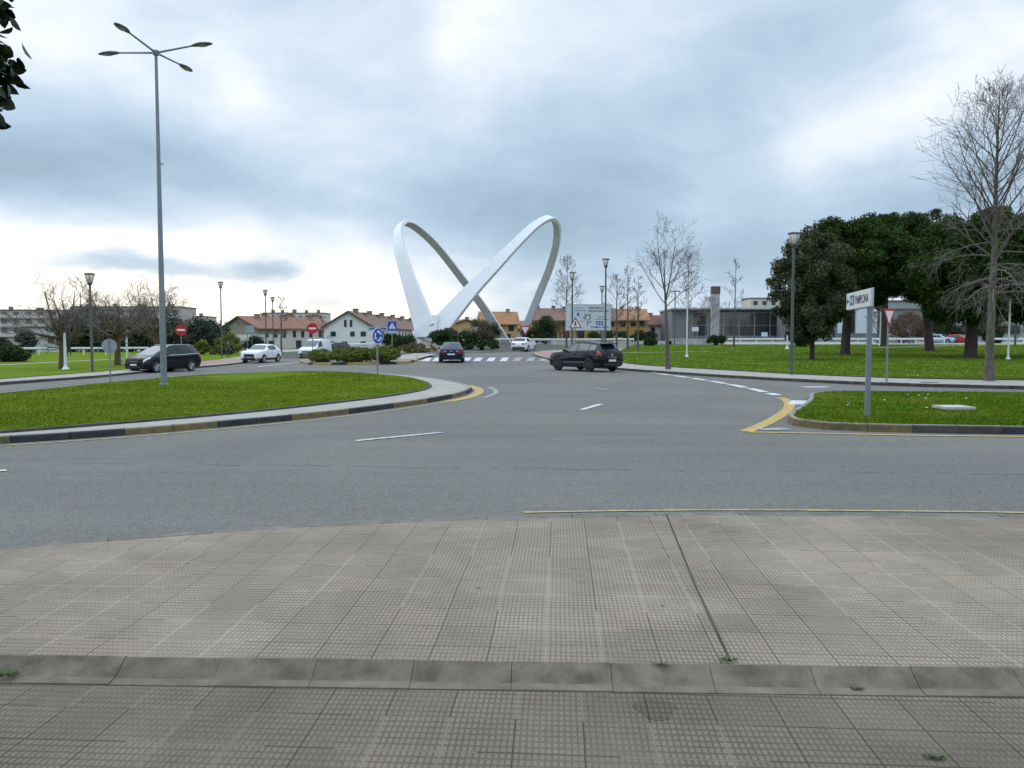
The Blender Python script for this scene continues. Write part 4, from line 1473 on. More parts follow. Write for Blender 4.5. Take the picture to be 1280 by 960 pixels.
street_lamp('street lamp with funnel head standing on the right pavement in front of the holm oak', 989, 468, 290)
street_lamp('nearest street lamp with funnel head in front of the right edge of the large sign', 756.5, 0, 323, Y=60)
street_lamp('street lamp with funnel head in front of the left part of the large sign', 715, 0, 340, Y=65)
street_lamp('street lamp with funnel head rising from behind the large sign', 752, 0, 357, Y=84)
street_lamp('leftmost street lamp with funnel head on the lawn left of the dark minivan', 115.5, 465, 341, m=mat('brown steel', (.12, .10, .085), .55, metal=.2))
street_lamp('street lamp with funnel head standing behind the pedestrian on the left pavement', 277.5, 447, 352)
street_lamp('street lamp with funnel head, left of the close pair by the red roofs', 333, 0, 362, Y=90)
street_lamp('street lamp with funnel head, smaller right one of the close pair by red roofs', 342, 0, 371, Y=104)

# tall lamp with four arms
t = place('tall_lamp', 'tall grey lamp pole with four cobra heads on the left grass island', 'street lamp', 205, 481, .16)
h = P(195, 66, t.location.y).z - t.location.z
obj('pole', lathe([(.17, 0), (.17, .03), (.108, .05), (.104, 2.2), (.082, 5), (.048, h - .1), (.10, h - .08), (.10, h + .08), (.04, h + .1)], 14), GALV, t)
obj('service_door', box((.02, -.116, .75), (.10, .02, .42), bevel=.005), GALV, t)
for dx, dy, rise in ((-.21, -2.0, .0), (.30, 1.85, 0.0), (-1.82, .34, 0.0), (1.82, -.52, 0.0)):
    d = Vector((dx, dy, 0))
    L = d.length
    d.normalize()
    s = Vector((-d.y, d.x, 0))
    ar = obj('arm', tube([Vector((0, 0, h)), d * (L * .35) + Vector((0, 0, h + .04)), d * (L - .42) + Vector((0, 0, h + .09))], [.04, .034, .03], 8), GALV, t)
    bm = bmesh.new()
    rings = []
    for f, w, up_, dn in ((0, .045, .04, .03), (.12, .085, .06, .035), (.4, .145, .085, .04), (.7, .13, .075, .04), (.92, .075, .045, .03), (1.0, .02, .01, .01)):
        c = d * (L - .42 + f * .82) + Vector((0, 0, h + .09))
        rings.append([bm.verts.new(c + s * (w * math.cos(a)) + Vector((0, 0, (up_ if math.sin(a) > 0 else dn) * math.sin(a)))) for a in np.linspace(0, 2 * PI, 12, endpoint=False)])
    for i in range(len(rings) - 1):
        for k in range(12): bm.faces.new((rings[i][k], rings[i][(k + 1) % 12], rings[i + 1][(k + 1) % 12], rings[i + 1][k]))
    bm.faces.new(rings[0][::-1]); bm.faces.new(rings[-1])
    bmesh.ops.recalc_face_normals(bm, faces=bm.faces[:])
    lh = obj('lamp_head', bm, mat('grey lamp housing', (.10, .105, .11), .5), t, smooth=True)
    bm = bmesh.new()
    cc = d * (L + .02) + Vector((0, 0, h + .052))
    rg = [bm.verts.new(cc + d * (.20 * math.cos(a)) + s * (.095 * math.sin(a)) + Vector((0, 0, -.012))) for a in np.linspace(0, 2 * PI, 16, endpoint=False)]
    rg2 = [bm.verts.new(v.co + Vector((0, 0, .02))) for v in rg]
    bm.faces.new(rg); bm.faces.new(rg2[::-1])
    for k in range(16): bm.faces.new((rg[k], rg[(k + 1) % 16], rg2[(k + 1) % 16], rg2[k]))
    bmesh.ops.recalc_face_normals(bm, faces=bm.faces[:])
    obj('lens', bm, mat('dull lamp lens', (.30, .29, .25), .3), lh)
obj('bird_spike', tube([(.08, 0, h * .67), (.16, 0, h * .67)], .02, 6), GALV_D, t)


def white_post(label, px_, py_, top, r=.06, zo=.15, head=None, Y=None, cat='lamp post', name='white_post'):
    t = place(name, label, cat, px_, py_, zo, 0, 'slim white posts on the lawns', Y)
    hh = P(px_, top, t.location.y).z - t.location.z
    obj('base', lathe([(r * 2.4, 0), (r * 2.3, .03), (r * 1.25, .14), (r, .3)], 12), WHITE_M, t)
    obj('pole', lathe([(r, .29), (r * .8, hh)], 10), WHITE_M, t)
    if head == 'twin':
        obj('arm', box((0, 0, hh - .02), (1.1, .06, .05)), GALV, t)
        for s in (-1, 1): obj('lamp_head', box((s * .5, 0, hh - .08), (.34, .22, .10), bevel=.02), GALV, t)
    elif head == 'disc':
        obj('lamp_head', lathe([(.05, hh), (.22, hh + .05), (.20, hh + .14), (.02, hh + .2)], 14), SILVER, t)
    return t


white_post('short white post on the left lawn beside the leftmost pollarded tree', 82, 461.5, 416, .09)
white_post('white post on the left lawn right of the grey round sign back', 159, 451.5, 410, .085)
white_post('tall white pole with flanged base on the right lawn by the forked bare tree', 858.5, 446, 362, .065, head='disc')
white_post('white post beside the holm oak near the guardrail', 984, 436, 404, .10)
white_post('white lamp post with flanged base on the lawn at the right edge', 1260, 449, 352, .075, head='disc')
white_post('thin white post behind the red bordered yield sign on the right', 1100, 432, 390, .09)
t = place('park_lamp', 'dark lamp post with flat twin arms right of the forked bare tree', 'street lamp', 843, 0, 0, 0, None, 112)
hh = P(843, 364, 112).z - t.location.z
obj('pole', lathe([(.09, 0), (.07, hh)], 8), GALV_D, t)
obj('lamp_head', box((0, 0, hh), (1.5, .3, .12), bevel=.03), GALV_D, t)

# ------------------------------------------------------------------ signs


def disc(r, n=28, y=0.0, th=.02, cz=0.0):
    bm = bmesh.new()
    add_prism(bm, [(r * math.cos(a), cz + r * math.sin(a)) for a in np.linspace(0, 2 * PI, n, endpoint=False)], y, y + th)
    return bm


def annulus(r0, r1, n=36, a0=0, a1=2 * PI, y=0.0, th=.006, cz=0.0, cx=0.0):
    bm = bmesh.new()
    full = abs(a1 - a0) > 6.28
    aa = np.linspace(a0, a1, n, endpoint=not full)
    m = len(aa)
    vs = [[bm.verts.new((cx + r * math.cos(a), yy, cz + r * math.sin(a))) for a in aa] for r, yy in ((r0, y), (r1, y), (r1, y + th), (r0, y + th))]
    for i in range(m if full else m - 1):
        j = (i + 1) % m
        for k in range(4):
            bm.faces.new((vs[k][i], vs[(k + 1) % 4][i], vs[(k + 1) % 4][j], vs[k][j]))
    if not full:
        bm.faces.new([vs[k][0] for k in range(4)]); bm.faces.new([vs[k][-1] for k in range(4)])
    bmesh.ops.recalc_face_normals(bm, faces=bm.faces[:])
    return bm


def tri(side, up=True, y=0.0, th=.015, cz=0.0):
    hgt = side * .866
    pts = [(-side / 2, -hgt / 3), (side / 2, -hgt / 3), (0, hgt * 2 / 3)]
    if not up: pts = [(x, -z) for x, z in pts]
    # rounded corners
    out = []
    for i in range(3):
        p, a, c = Vector(pts[i]), Vector(pts[i - 1]), Vector(pts[(i + 1) % 3])
        f = .09
        out += [p.lerp(a, f), p.lerp(a, f * .3).lerp(p.lerp(c, f * .3), .5), p.lerp(c, f)]
    bm = bmesh.new()
    add_prism(bm, [(q.x, q.y + cz) for q in out], y, y + th)
    return bm


def text(txt, size, m, parent, x, y, z, align='LEFT', sx=1.0, space=1.0, name='lettering'):
    cu = bpy.data.curves.new(name, 'FONT')
    cu.body = txt
    cu.size = size
    cu.align_x = align
    cu.space_character = space
    cu.extrude = .002
    cu.offset = size * .012
    tmp = bpy.data.objects.new(name, cu)
    COL.objects.link(tmp)
    dg = bpy.context.evaluated_depsgraph_get()
    me = bpy.data.meshes.new_from_object(tmp.evaluated_get(dg))
    bpy.data.objects.remove(tmp)
    me.materials.clear()
    me.materials.append(m)
    o = bpy.data.objects.new(name, me)
    COL.objects.link(o)
    o.parent = parent
    o.location = (x, y, z)
    o.rotation_euler = (PI / 2, 0, 0)
    o.scale = (sx, 1, 1)
    return o


def post(parent, h, r=.035, y=.04, x=0.0, m=GALV):
    return obj('post', tube([(x, y, -.1), (x, y, h)], r, 10), m, parent)


def face_rz(px_, ang=0.0):
    """rotation that turns a sign's front (-Y) to the camera plus an extra turn"""
    return -math.atan((px_ - 640) / 1000) + ang


# big direction sign
Yb = 68.0
t = place('direction_sign', 'large pale direction sign board with roundabout diagram behind the black car', 'direction sign', 735, 0, .13, face_rz(735, .06), None, Yb)
zb, zt = P(735, 413.5, Yb).z - t.location.z, P(735, 380.5, Yb).z - t.location.z
w = 57 / 1000 * Yb
for x in (-w * .36, w * .33): obj('post', box((x, .1, zt / 2 - .1), (.12, .12, zt + .1)), GALV, t)
obj('panel', box((0, 0, (zb + zt) / 2), (w, .06, zt - zb), bevel=.01), SIGN_PALE, t)
bm = bmesh.new()
for x, z, sx, sz in ((0, zt - .03, w - .1, .035), (0, zb + .03, w - .1, .035), (-w / 2 + .04, (zb + zt) / 2, .03, zt - zb - .1), (w / 2 - .04, (zb + zt) / 2, .03, zt - zb - .1)):
    add_box(bm, (x, -.034, z), (sx, .006, sz))
obj('border', bm, mat('sign border grey', (.16, .18, .18), .5), t)


def sxy(u, v): return (-w / 2 + w * (u - 110) / 910, zt - (zt - zb) * (v - 170) / 540)   # enlarged picture coordinates


cx, cz = sxy(552, 435)
bm = annulus(.19, .255, y=-.042, cx=cx, cz=cz, a0=-1.1, a1=4.1)
for (u0, v0, u1, v1, ww) in ((552, 600, 552, 480, .05), (455, 437, 505, 437, .06), (490, 358, 512, 388, .05), (618, 358, 596, 388, .05), (556, 540, 640, 520, .05)):
    a, c = sxy(u0, v0), sxy(u1, v1)
    dx, dz = c[0] - a[0], c[1] - a[1]
    L = math.hypot(dx, dz)
    add_box(bm, ((a[0] + c[0]) / 2, -.039, (a[1] + c[1]) / 2), (L, .0055, ww), Matrix.Rotation(-math.atan2(dz, dx), 3, 'Y'))
obj('diagram', bm, SIGN_BLACK, t)


def stxt(s, u0, u1, v, size, m):
    x0, z = sxy(u0, v)
    o = text(s, size, m, t, x0, -.034, z)
    ln = max(vv.co.x for vv in o.data.vertices)
    o.scale = ((u1 - u0) / 910 * w / max(ln, .01), 1, 1)


stxt('ZIZUR MAYOR', 570, 880, 262, .24, SIGN_BLACK)
stxt('ZIZUR NAGUSIA', 560, 975, 325, .24, SIGN_BLACK)
stxt('PAMPLONA', 610, 975, 655, .24, mat('sign navy', (.03, .04, .16), .5))
# smaller lines too fine to read: broken strokes
bm = bmesh.new()
rm = random.Random(3)
for (u0, u1, v) in ((300, 450, 240), (280, 500, 296), (750, 880, 430), (680, 970, 478), (150, 180, 530), (390, 480, 515)):
    u = u0
    while u < u1:
        st = rm.uniform(9, 20)
        x, z = sxy(u + st / 2, v)
        add_box(bm, (x, -.033, z), (st / 910 * w * .7, .004, rm.uniform(.05, .11)))
        u += st
obj('small_lettering', bm, mat('sign faded ink', (.20, .235, .25), .6), t)
for (u0, u1, v0, v1) in ((340, 385, 345, 400), (720, 860, 515, 590)):
    a, c = sxy(u0, v0), sxy(u1, v1)
    obj('road_number', box(((a[0] + c[0]) / 2, -.034, (a[1] + c[1]) / 2), (c[0] - a[0], .008, a[1] - c[1])), SIGN_BLUE, t)
x, z = sxy(745, 580)
bm = bmesh.new()
for k, dx in enumerate((0, .13, .26, .36)): add_box(bm, (x + dx, -.040, z + .1), (.05, .004, .16))
obj('road_number_marks', bm, SIGN_WHITE, t)

# pedestrian warning triangle
t = place('warning_sign', 'red bordered triangular pedestrian warning sign in front of the large direction sign', 'traffic sign', 719, 0, .13, face_rz(719), None, 62)
zc = P(719, 405.5, 62).z - t.location.z
post(t, zc + .4)
obj('panel', tri(1.02, True, 0, .015, zc), SIGN_RED, t)
obj('face', tri(.74, True, -.006, .005, zc - .005), SIGN_WHITE, t)
bm = bmesh.new()
add_lathe(bm, [(.001, -.05), (.045, -.03), (.045, .03), (.001, .05)], 8, Matrix.Translation((.0, -.01, zc + .21)) @ Matrix.Diagonal((1, .08, 1, 1)))
for a_, b_, w_ in (((0, .16), (0, -.02), .10), ((-.01, 0), (-.10, -.17), .05), ((.01, 0), (.10, -.17), .05), ((0, .12), (-.11, .0), .035), ((0, .12), (.11, .02), .035)):
    dx, dz = b_[0] - a_[0], b_[1] - a_[1]
    add_box(bm, ((a_[0] + b_[0]) / 2, -.011, zc + (a_[1] + b_[1]) / 2), (math.hypot(dx, dz), .004, w_), Matrix.Rotation(-math.atan2(dz, dx), 3, 'Y'))
obj('walking_figure', bm, SIGN_BLACK, t)


def yield_sign(label, px_, py_, cy, side, Y=None, ang=0.0, back=False):
    t = place('yield_sign', label, 'traffic sign', px_, py_, .13, face_rz(px_, ang), None, Y)
    z = P(px_, cy, t.location.y).z - t.location.z
    post(t, z + side * .25)
    obj('panel', tri(side, False, 0, .015, z), SIGN_GREY if back else SIGN_RED, t)
    if not back: obj('face', tri(side * .66, False, -.006, .005, z), SIGN_WHITE, t)
    return t


yield_sign('red and white yield sign above the roof of the white hatchback', 656.5, 0, 411.5, 1.35, Y=93)
yield_sign('slim red bordered yield sign seen at an angle on the right pavement', 1109.5, 477.5, 394, .85, ang=1.05)
yield_sign('grey back of a triangular sign among the roundabout shrubs', 594.5, 0, 411, .85, Y=104, back=True)


def no_entry(label, px_, py_, cy, r, Y=None, zo=.13):
    t = place('no_entry_sign', label, 'traffic sign', px_, py_, zo, face_rz(px_), None, Y)
    z = P(px_, cy, t.location.y).z - t.location.z
    post(t, z + r)
    obj('panel', disc(r, y=0, cz=z), SIGN_RED, t)
    obj('bar', box((0, -.004, z), (r * 1.3, .008, r * .34)), SIGN_WHITE, t)
    return t


no_entry('round red no entry sign behind the dark minivan', 227, 0, 412.5, .42, Y=60)
no_entry('round red no entry sign rising from the median in front of the white van', 391, 0, 410.5, .44, Y=66.5)
t = place('round_sign', 'grey back of a round traffic sign on a post beyond the left grass island', 'traffic sign', 138, 476, .13, face_rz(138) + PI)
z = P(138, 432.5, t.location.y).z - t.location.z
obj('post', tube([(0, .04, -.1), (0, .04, z + .25)], .03, 8), GALV, t)
obj('panel', disc(.29, cz=z), SIGN_GREY, t)
# blue roundabout sign
t = place('roundabout_sign', 'round blue sign with white circling arrows at the edge of the left grass island', 'traffic sign', 473, 467.5, .13, face_rz(473, .82))
z = P(473, 420, t.location.y).z - t.location.z
obj('post', tube([(0, .05, -.1), (0, .05, z + .28)], .045, 10), GALV, t)
obj('rim', disc(.385, cz=z), SIGN_WHITE, t)
obj('panel', disc(.36, y=-.005, th=.006, cz=z), SIGN_BLUE, t)
for k in range(3):
    a = k * 2 * PI / 3 + .3
    ar = obj('arrow', annulus(.17, .245, 14, a, a + 1.25, y=-.011, cz=z), SIGN_WHITE, t)
    bm = bmesh.new()
    e = a + 1.2
    pts = [(.12 * math.cos(e), .12 * math.sin(e)), (.295 * math.cos(e), .295 * math.sin(e)), (.21 * math.cos(e + .5), .21 * math.sin(e + .5))]
    add_prism(bm, [(x, z + y) for x, y in pts], -.0125, -.0065)
    obj('arrow_head', bm, SIGN_WHITE, ar)
# pedestrian crossing square
t = place('crossing_sign', 'square blue pedestrian crossing sign with white triangle at the right end of the median', 'traffic sign', 490.5, 0, .14, face_rz(490, .2), None, 66)
z = P(490.5, 407.5, 66).z - t.location.z
post(t, z + .3, .045)
obj('panel', box((0, 0, z), (.74, .02, .74), bevel=.008), SIGN_BLUE, t)
obj('triangle', tri(.56, True, -.016, .005, z - .06), SIGN_WHITE, t)
bm = bmesh.new()
for a_, b_, w_ in (((0, .12), (0, -.02), .06), ((0, 0), (-.07, -.15), .035), ((0, 0), (.07, -.15), .035)):
    dx, dz = b_[0] - a_[0], b_[1] - a_[1]
    add_box(bm, ((a_[0] + b_[0]) / 2, -.019, z - .05 + (a_[1] + b_[1]) / 2), (math.hypot(dx, dz), .004, w_), Matrix.Rotation(-math.atan2(dz, dx), 3, 'Y'))
obj('walking_figure', bm, SIGN_BLACK, t)
obj('lower_plate', box((0, 0, z - .52), (.74, .02, .2), bevel=.006), mat('pale blue plate', (.35, .43, .52), .5), t)
t = place('name_sign', 'long narrow blue and white street direction plates behind the blue round sign', 'direction sign', 473, 0, .14, face_rz(473), None, 96)
z = P(473, 411, 96).z - t.location.z
obj('post', tube([(1.1, .05, -.1), (1.1, .05, z + .3)], .05, 8), GALV, t)
obj('panel', box((0, 0, z + .02), (2.3, .04, .46), bevel=.01), mat('pale blue plate', (.35, .43, .52), .5), t)
bm = bmesh.new()
for x0, x1 in ((-1.0, -.75), (-.68, -.2), (.05, .5), (.58, .95)): add_box(bm, ((x0 + x1) / 2, -.024, z + .02), (x1 - x0, .008, .2))
obj('lettering', bm, SIGN_BLUE, t)
t = place('board_sign', 'blue-grey sign board on two posts beside the beige gable end', 'direction sign', 313, 0, .0, face_rz(313), None, 98)
z = P(313, 411.5, 98).z - t.location.z
for x in (-.3, .25): obj('post', tube([(x, .06, -.1), (x, .06, z + .3)], .04, 8), GALV, t)
obj('panel', box((0, 0, z), (1.0, .04, .9), bevel=.01), mat('blue grey board', (.30, .36, .42), .5), t)
t = place('board_sign', 'small white sign board on two posts in front of the grey building', 'direction sign', 868.5, 0, .0, face_rz(868), None, 116)
z = P(868.5, 411.5, 116).z - t.location.z
for x in (-.3, .3): obj('post', tube([(x, .06, -.1), (x, .06, z + .3)], .04, 8), GALV, t)
obj('panel', box((0, 0, z), (.95, .04, .62), bevel=.01), SIGN_WHITE, t)
t = place('board_sign', 'small pale blue board by the guardrail in front of the dark glazing', 'direction sign', 955, 0, .0, face_rz(955), None, 122)
z = P(955, 418, 122).z - t.location.z
obj('post', tube([(0, .06, -.1), (0, .06, z + .3)], .04, 8), GALV, t)
obj('panel', box((0, 0, z), (.9, .04, .65), bevel=.01), mat('pale blue board', (.50, .60, .68), .5), t)

# place name sign right
base = G(1084, 521, .14)
pa, pb = Vector((base.x - .10 - .52 * .19, base.y - .52, 0)), Vector((base.x - .10 + 1.62 * .19, base.y + 1.62, 0))      # near end, far end
ax = (pa - pb).normalized()                                       # reading direction, far end to near end
L = (pa - pb).length
t = thing('place_name_sign', 'white PAMPLONA direction sign with blue road number on a grey post in the right island', 'direction sign', (base.x, base.y, .145), math.atan2(ax.y, ax.x))
loc = lambda v: Matrix.Rotation(-math.atan2(ax.y, ax.x), 3, 'Z') @ (Vector((v.x, v.y, 0)) - Vector((base.x, base.y, 0)))
c = loc((pa + pb) / 2)
zc = 2.62 - .145
obj('post', box((0, 0, 1.30), (.13, .09, 2.62), bevel=.012), GALV, t)
cyy = c.y
obj('panel', box((c.x, cyy, zc), (L, .05, .37), bevel=.008), mat('sign cream', (.62, .62, .59), .45), t)
obj('edge', box((c.x, cyy + .03, zc), (L + .02, .02, .39), bevel=.004), SILVER, t)
x0 = c.x - L / 2
bm = bmesh.new()
add_box(bm, (x0 + .19, cyy - .027, zc), (.24, .005, .035))
add_prism(bm, [(x0 + .04, zc), (x0 + .15, zc + .08), (x0 + .15, zc - .08)], cyy - .030, cyy - .0252)
obj('arrow', bm, SIGN_BLACK, t)
obj('road_number', box((x0 + .56, cyy - .026, zc + .01), (.42, .008, .22), bevel=.003), SIGN_BLUE, t)
text('A-15', .16, SIGN_WHITE, t, x0 + .39, cyy - .032, zc - .045)
o = text('PAMPLONA', .25, SIGN_BLACK, t, x0 + .86, cyy - .027, zc - .085)
ln = max(v.co.x for v in o.data.vertices)
o.scale = ((L - 1.02) / ln, 1, 1)


# ------------------------------------------------------------------ guardrails


def guardrail(label, pts, h, mrail=WHITE_M, mpost=WHITE_M, gap=3.0, rail_h=.28, name='guardrail'):
    g = [Vector((p[0], p[1], H(p[0], p[1]))) for p in pts]
    t = thing(name, label, 'guardrail', g[0])
    line = resample(pts, 1.5, False)
    bm = bmesh.new()
    rings = []
    for i, p in enumerate(line):
        d = (line[min(i + 1, len(line) - 1)] - line[max(i - 1, 0)]).normalized()
        n_ = Vector((-d.y, d.x, 0))
        z = H(p.x, p.y) + h
        prof = [(0, -rail_h), (-.05, -rail_h * .8), (-.05, -rail_h * .62), (0, -rail_h * .5), (-.05, -rail_h * .35), (-.05, -rail_h * .15), (0, 0), (.03, 0), (.03, -rail_h)]
        rings.append([bm.verts.new(Vector((p.x, p.y, z + zz)) + n_ * yy - g[0]) for yy, zz in prof])
    for i in range(len(rings) - 1):
        for k in range(9): bm.faces.new((rings[i][k], rings[i][(k + 1) % 9], rings[i + 1][(k + 1) % 9], rings[i + 1][k]))
    bmesh.ops.recalc_face_normals(bm, faces=bm.faces[:])
    obj('rail', bm, mrail, t)
    for p in resample(pts, gap, False):
        q = Vector((p.x, p.y, H(p.x, p.y))) - g[0]
        obj('post', box((q.x, q.y + .06, q.z + h * .45), (.12, .1, h * .9)), mpost, t)
    return t


xy = lambda px_, Y: Vector(((px_ - 640) / 1000 * Y, Y, 0))
guardrail('long white railing at the back of the left lawn', [xy(20, 92), xy(100, 94), xy(186, 97)], 1.05, gap=2.4, rail_h=.24)
guardrail('white guardrail at the back right of the roundabout', [xy(618, 112), xy(700, 108), xy(792, 112)], 1.0, gap=3.0)
guardrail('white guardrail along the back of the right lawn by the grey building', [xy(885, 113), xy(985, 114)], 1.0, gap=2.2)
guardrail('white guardrail along the back of the right lawn behind the pines', [xy(998, 114), xy(1100, 115), xy(1180, 116)], 1.0, gap=2.2)
guardrail('white guardrail at the far right behind the tallest bare tree', [xy(1238, 116), xy(1420, 118)], 1.0, gap=2.6)
guardrail('pale guardrail left of the sculpture in front of the white house', [xy(425, 120), xy(470, 112), xy(486, 108)], 1.1, gap=2.6, rail_h=.35)
bm = bmesh.new()
a, c = xy(836, 114), xy(886, 114)
add_box(bm, ((a.x + c.x) / 2, 114.3, H(a.x, 114) + .45), (c.x - a.x, .3, 1.0))
lw = tag(obj('low_wall', bm, mat('pale wall with graffiti', (.52, .53, .53), .8, col2=(.22, .23, .25), vscale=1.6)), 'low pale wall with dark scribbles left of the guardrail and grey building', 'wall')
bm = bmesh.new()
add_box(bm, ((xy(802, 113).x + xy(836, 113).x) / 2, 114.3, H(a.x, 114) + .3), (xy(834, 113).x - xy(790, 113).x, .3, .6))
tag(obj('low_wall', bm, mat('pale wall plain', (.48, .49, .50), .8, var=.1)), 'low plain pale wall right of the roundabout guardrail', 'wall')

# ------------------------------------------------------------------ buildings


def gable_roof(L, Wd, ze, zr, ov=.5, th=.22):
    """ridge along y; local box x in +-Wd/2, y in 0..L"""
    bm = bmesh.new()
    sl = (zr - ze) / (Wd / 2)
    x = Wd / 2 + ov
    z0 = ze - sl * ov
    add_prism(bm, [(-x, z0), (0, zr), (x, z0), (x, z0 + th), (0, zr + th), (-x, z0 + th)], -ov, L + ov * .2)
    return bm


def window(parent, x, y, z, w, h, ry=0.0, frame=None, pane=None, d=.12, data={}):
    """window as a part, its pane a sub-part; front along local -Y before turning by ry"""
    fr = frame or WHITE_M
    pn = pane or PANE
    key = (round(w, 2), round(h, 2), fr.name, pn.name)
    if key not in data:
        bm = bmesh.new()
        b_ = .07
        for cx, cz, sx, sz in ((0, h / 2 - b_ / 2, w, b_), (0, -h / 2 + b_ / 2, w, b_), (-w / 2 + b_ / 2, 0, b_, h - 2 * b_), (w / 2 - b_ / 2, 0, b_, h - 2 * b_), (0, 0, .05, h - 2 * b_)):
            add_box(bm, (cx, 0, cz), (sx, d, sz))
        a_ = obj('window', bm, fr, parent)
        c_ = obj('pane', box((0, .02, 0), (w - .1, d * .5, h - .1)), pn, a_)
        data[key] = (a_.data, c_.data)
    else:
        a_ = bpy.data.objects.new('window', data[key][0])
        COL.objects.link(a_)
        a_.parent = parent
        c_ = bpy.data.objects.new('pane', data[key][1])
        COL.objects.link(c_)
        c_.parent = a_
    a_.location = (x, y, z)
    a_.rotation_euler = (0, 0, ry)
    return a_


ROOF_R = mat('red clay tiles', (.27, .13, .085), .9, col2=(.20, .095, .065), vscale=.8)
ROOF_B = mat('brown clay tiles', (.21, .125, .095), .9, col2=(.15, .09, .07), vscale=.8)
ROOF_O = mat('orange clay tiles', (.36, .18, .085), .9, col2=(.26, .13, .065), vscale=.8)
WALL_W = mat('white render', (.76, .75, .72), .9, var=.06, vscale=.5)
WALL_C = mat('cream render', (.64, .61, .53), .9, var=.06, vscale=.5)
WALL_O = mat('olive beige render', (.27, .26, .18), .9, var=.08, vscale=.5)
WALL_Y = mat('ochre render', (.44, .27, .075), .9, col2=(.36, .21, .06), vscale=.4)
WALL_Y2 = mat('pale ochre render', (.50, .36, .17), .9, var=.08, vscale=.4)
WALL_G = mat('grey cladding', (.20, .205, .215), .7, var=.1, vscale=.4)
EAVE = mat('dark eaves', (.10, .075, .06), .9)
CHIM = mat('chimney brick', (.30, .21, .17), .9, var=.15)
FR_D = mat('dark window frame', (.06, .055, .055), .6)


def house(name, label, loc, rz, L, Wd, ze, zr, wall, roof, group=None, upper=None, zsplit=None, gable_win=(), side_win=(), chim=(), side_r=1):
    """gable end at local y=0 facing -Y, ridge along +Y"""
    t = thing(name, label, 'house', loc, rz, group)
    if zsplit is None:
        bm = bmesh.new()
        add_prism(bm, [(-Wd / 2, -.6), (Wd / 2, -.6), (Wd / 2, ze), (0, zr - .02), (-Wd / 2, ze)], 0, L)
        obj('wall', bm, wall, t)
    else:
        bm = bmesh.new()
        add_prism(bm, [(-Wd / 2, -.6), (Wd / 2, -.6), (Wd / 2, zsplit), (-Wd / 2, zsplit)], 0, L)
        obj('wall', bm, wall, t)
        bm = bmesh.new()
        add_prism(bm, [(-Wd / 2 - .05, zsplit), (Wd / 2 + .05, zsplit), (Wd / 2 + .05, ze), (0, zr - .02), (-Wd / 2 - .05, ze)], -.05, L)
        obj('upper_wall', bm, upper, t)
    rf = obj('roof', gable_roof(L, Wd, ze, zr), roof, t)
    bm = bmesh.new()
    sl = (zr - ze) / (Wd / 2)
    ov = .52
    x = Wd / 2 + ov
    add_prism(bm, [(-x, ze - sl * ov - .16), (0, zr - .16), (x, ze - sl * ov - .16), (x, ze - sl * ov + .02), (0, zr + .02), (-x, ze - sl * ov + .02)], -ov - .04, -ov + .25)
    obj('barge_board', bm, EAVE, rf)
    for (cx, cy, ch) in chim:
        zc_ = zr - abs(cx) * sl
        bm = box((cx, cy, zc_ + ch / 2 - .1), (.9, .9, ch + .6))
        c_ = obj('chimney', bm, CHIM, rf)
        obj('chimney_cap', box((cx, cy, zc_ + ch + .3), (1.1, 1.1, .16)), EAVE, c_)
    for (x, z, w_, h_) in gable_win: window(t, x, -.03, z, w_, h_, 0, FR_D)
    for (y, z, w_, h_) in side_win: window(t, side_r * (Wd / 2 + .03), y, z, w_, h_, side_r * PI / 2, FR_D)
    return t


def row(n, label_f, start, axis, unitL, Wd, ze, zr, wall, roof, step, group, **kw):
    axis = Vector((*axis, 0)).normalized()
    rz = math.atan2(axis.y, axis.x) - PI / 2
    for i in range(n):
        p = Vector((*start, 0)) + axis * (unitL * i)
        first = i == 0
        house('row_house', label_f(i), (p.x, p.y, H(p.x, p.y) - step * i), rz, unitL - .02, Wd, ze, zr, wall, roof, group,
              gable_win=kw.get('gw', ()) if first else (), side_win=kw.get('sw', ()), chim=kw.get('ch', ()), upper=kw.get('upper') if first else None, zsplit=kw.get('zsplit') if first else None)


ords = ['nearest', 'second', 'third', 'fourth', 'fifth', 'farthest']
# white row right of the van: gable towards the camera
row(6, lambda i: ('white gable end house, nearest of the terrace behind the white van' if i == 0 else ords[i] + ' house of the white terrace with brown stepped roofs left of the sculpture'),
    ((436 - 640) * .16, 160), (6, 84), 11.4, 9.9, 4.3, 7.2, WALL_W, ROOF_B, .22, 'white terraced houses left of the sculpture',
    gw=((-3.1, 2.8, 1.05, .95), (.8, 2.8, .9, .95), (3.0, 2.8, 1.05, .95), (-.6, 4.9, .5, 1.4), (.55, 4.9, .5, 1.4), (-.8, .9, 1.05, .8), (3.0, .9, 1.05, .8), (-3.3, .9, 1.0, .8)),
    sw=((2, 2.9, 1., 1.1), (5.6, 2.9, 1., 1.1), (9, 2.9, 1., 1.1), (4, .9, 1.4, 1.5)), ch=((.6, 3.4, .7), (1.3, 8.2, .5)))
# left row with olive gable
row(3, lambda i: ('beige house with olive gable end at the left of the row of red roofs' if i == 0 else ords[i] + ' house of the low row with red roofs behind the white crossover'),
    ((300 - 640) * .165, 165), (15, 21), 7.0, 12.4, 4.15, 6.6, WALL_C, ROOF_R, .0, 'row of red roofed houses on the left', upper=WALL_O, zsplit=3.0,
    gw=((-.2, 5.2, .6, .6),), sw=((2, 3.0, .8, 1.3), (4.2, 3.0, .8, 1.3), (6.4, 3.0, .8, 1.3), (3.1, .9, 1.4, 1.6)), ch=((1.2, 3.5, .7), (-.5, 6.5, .7)))


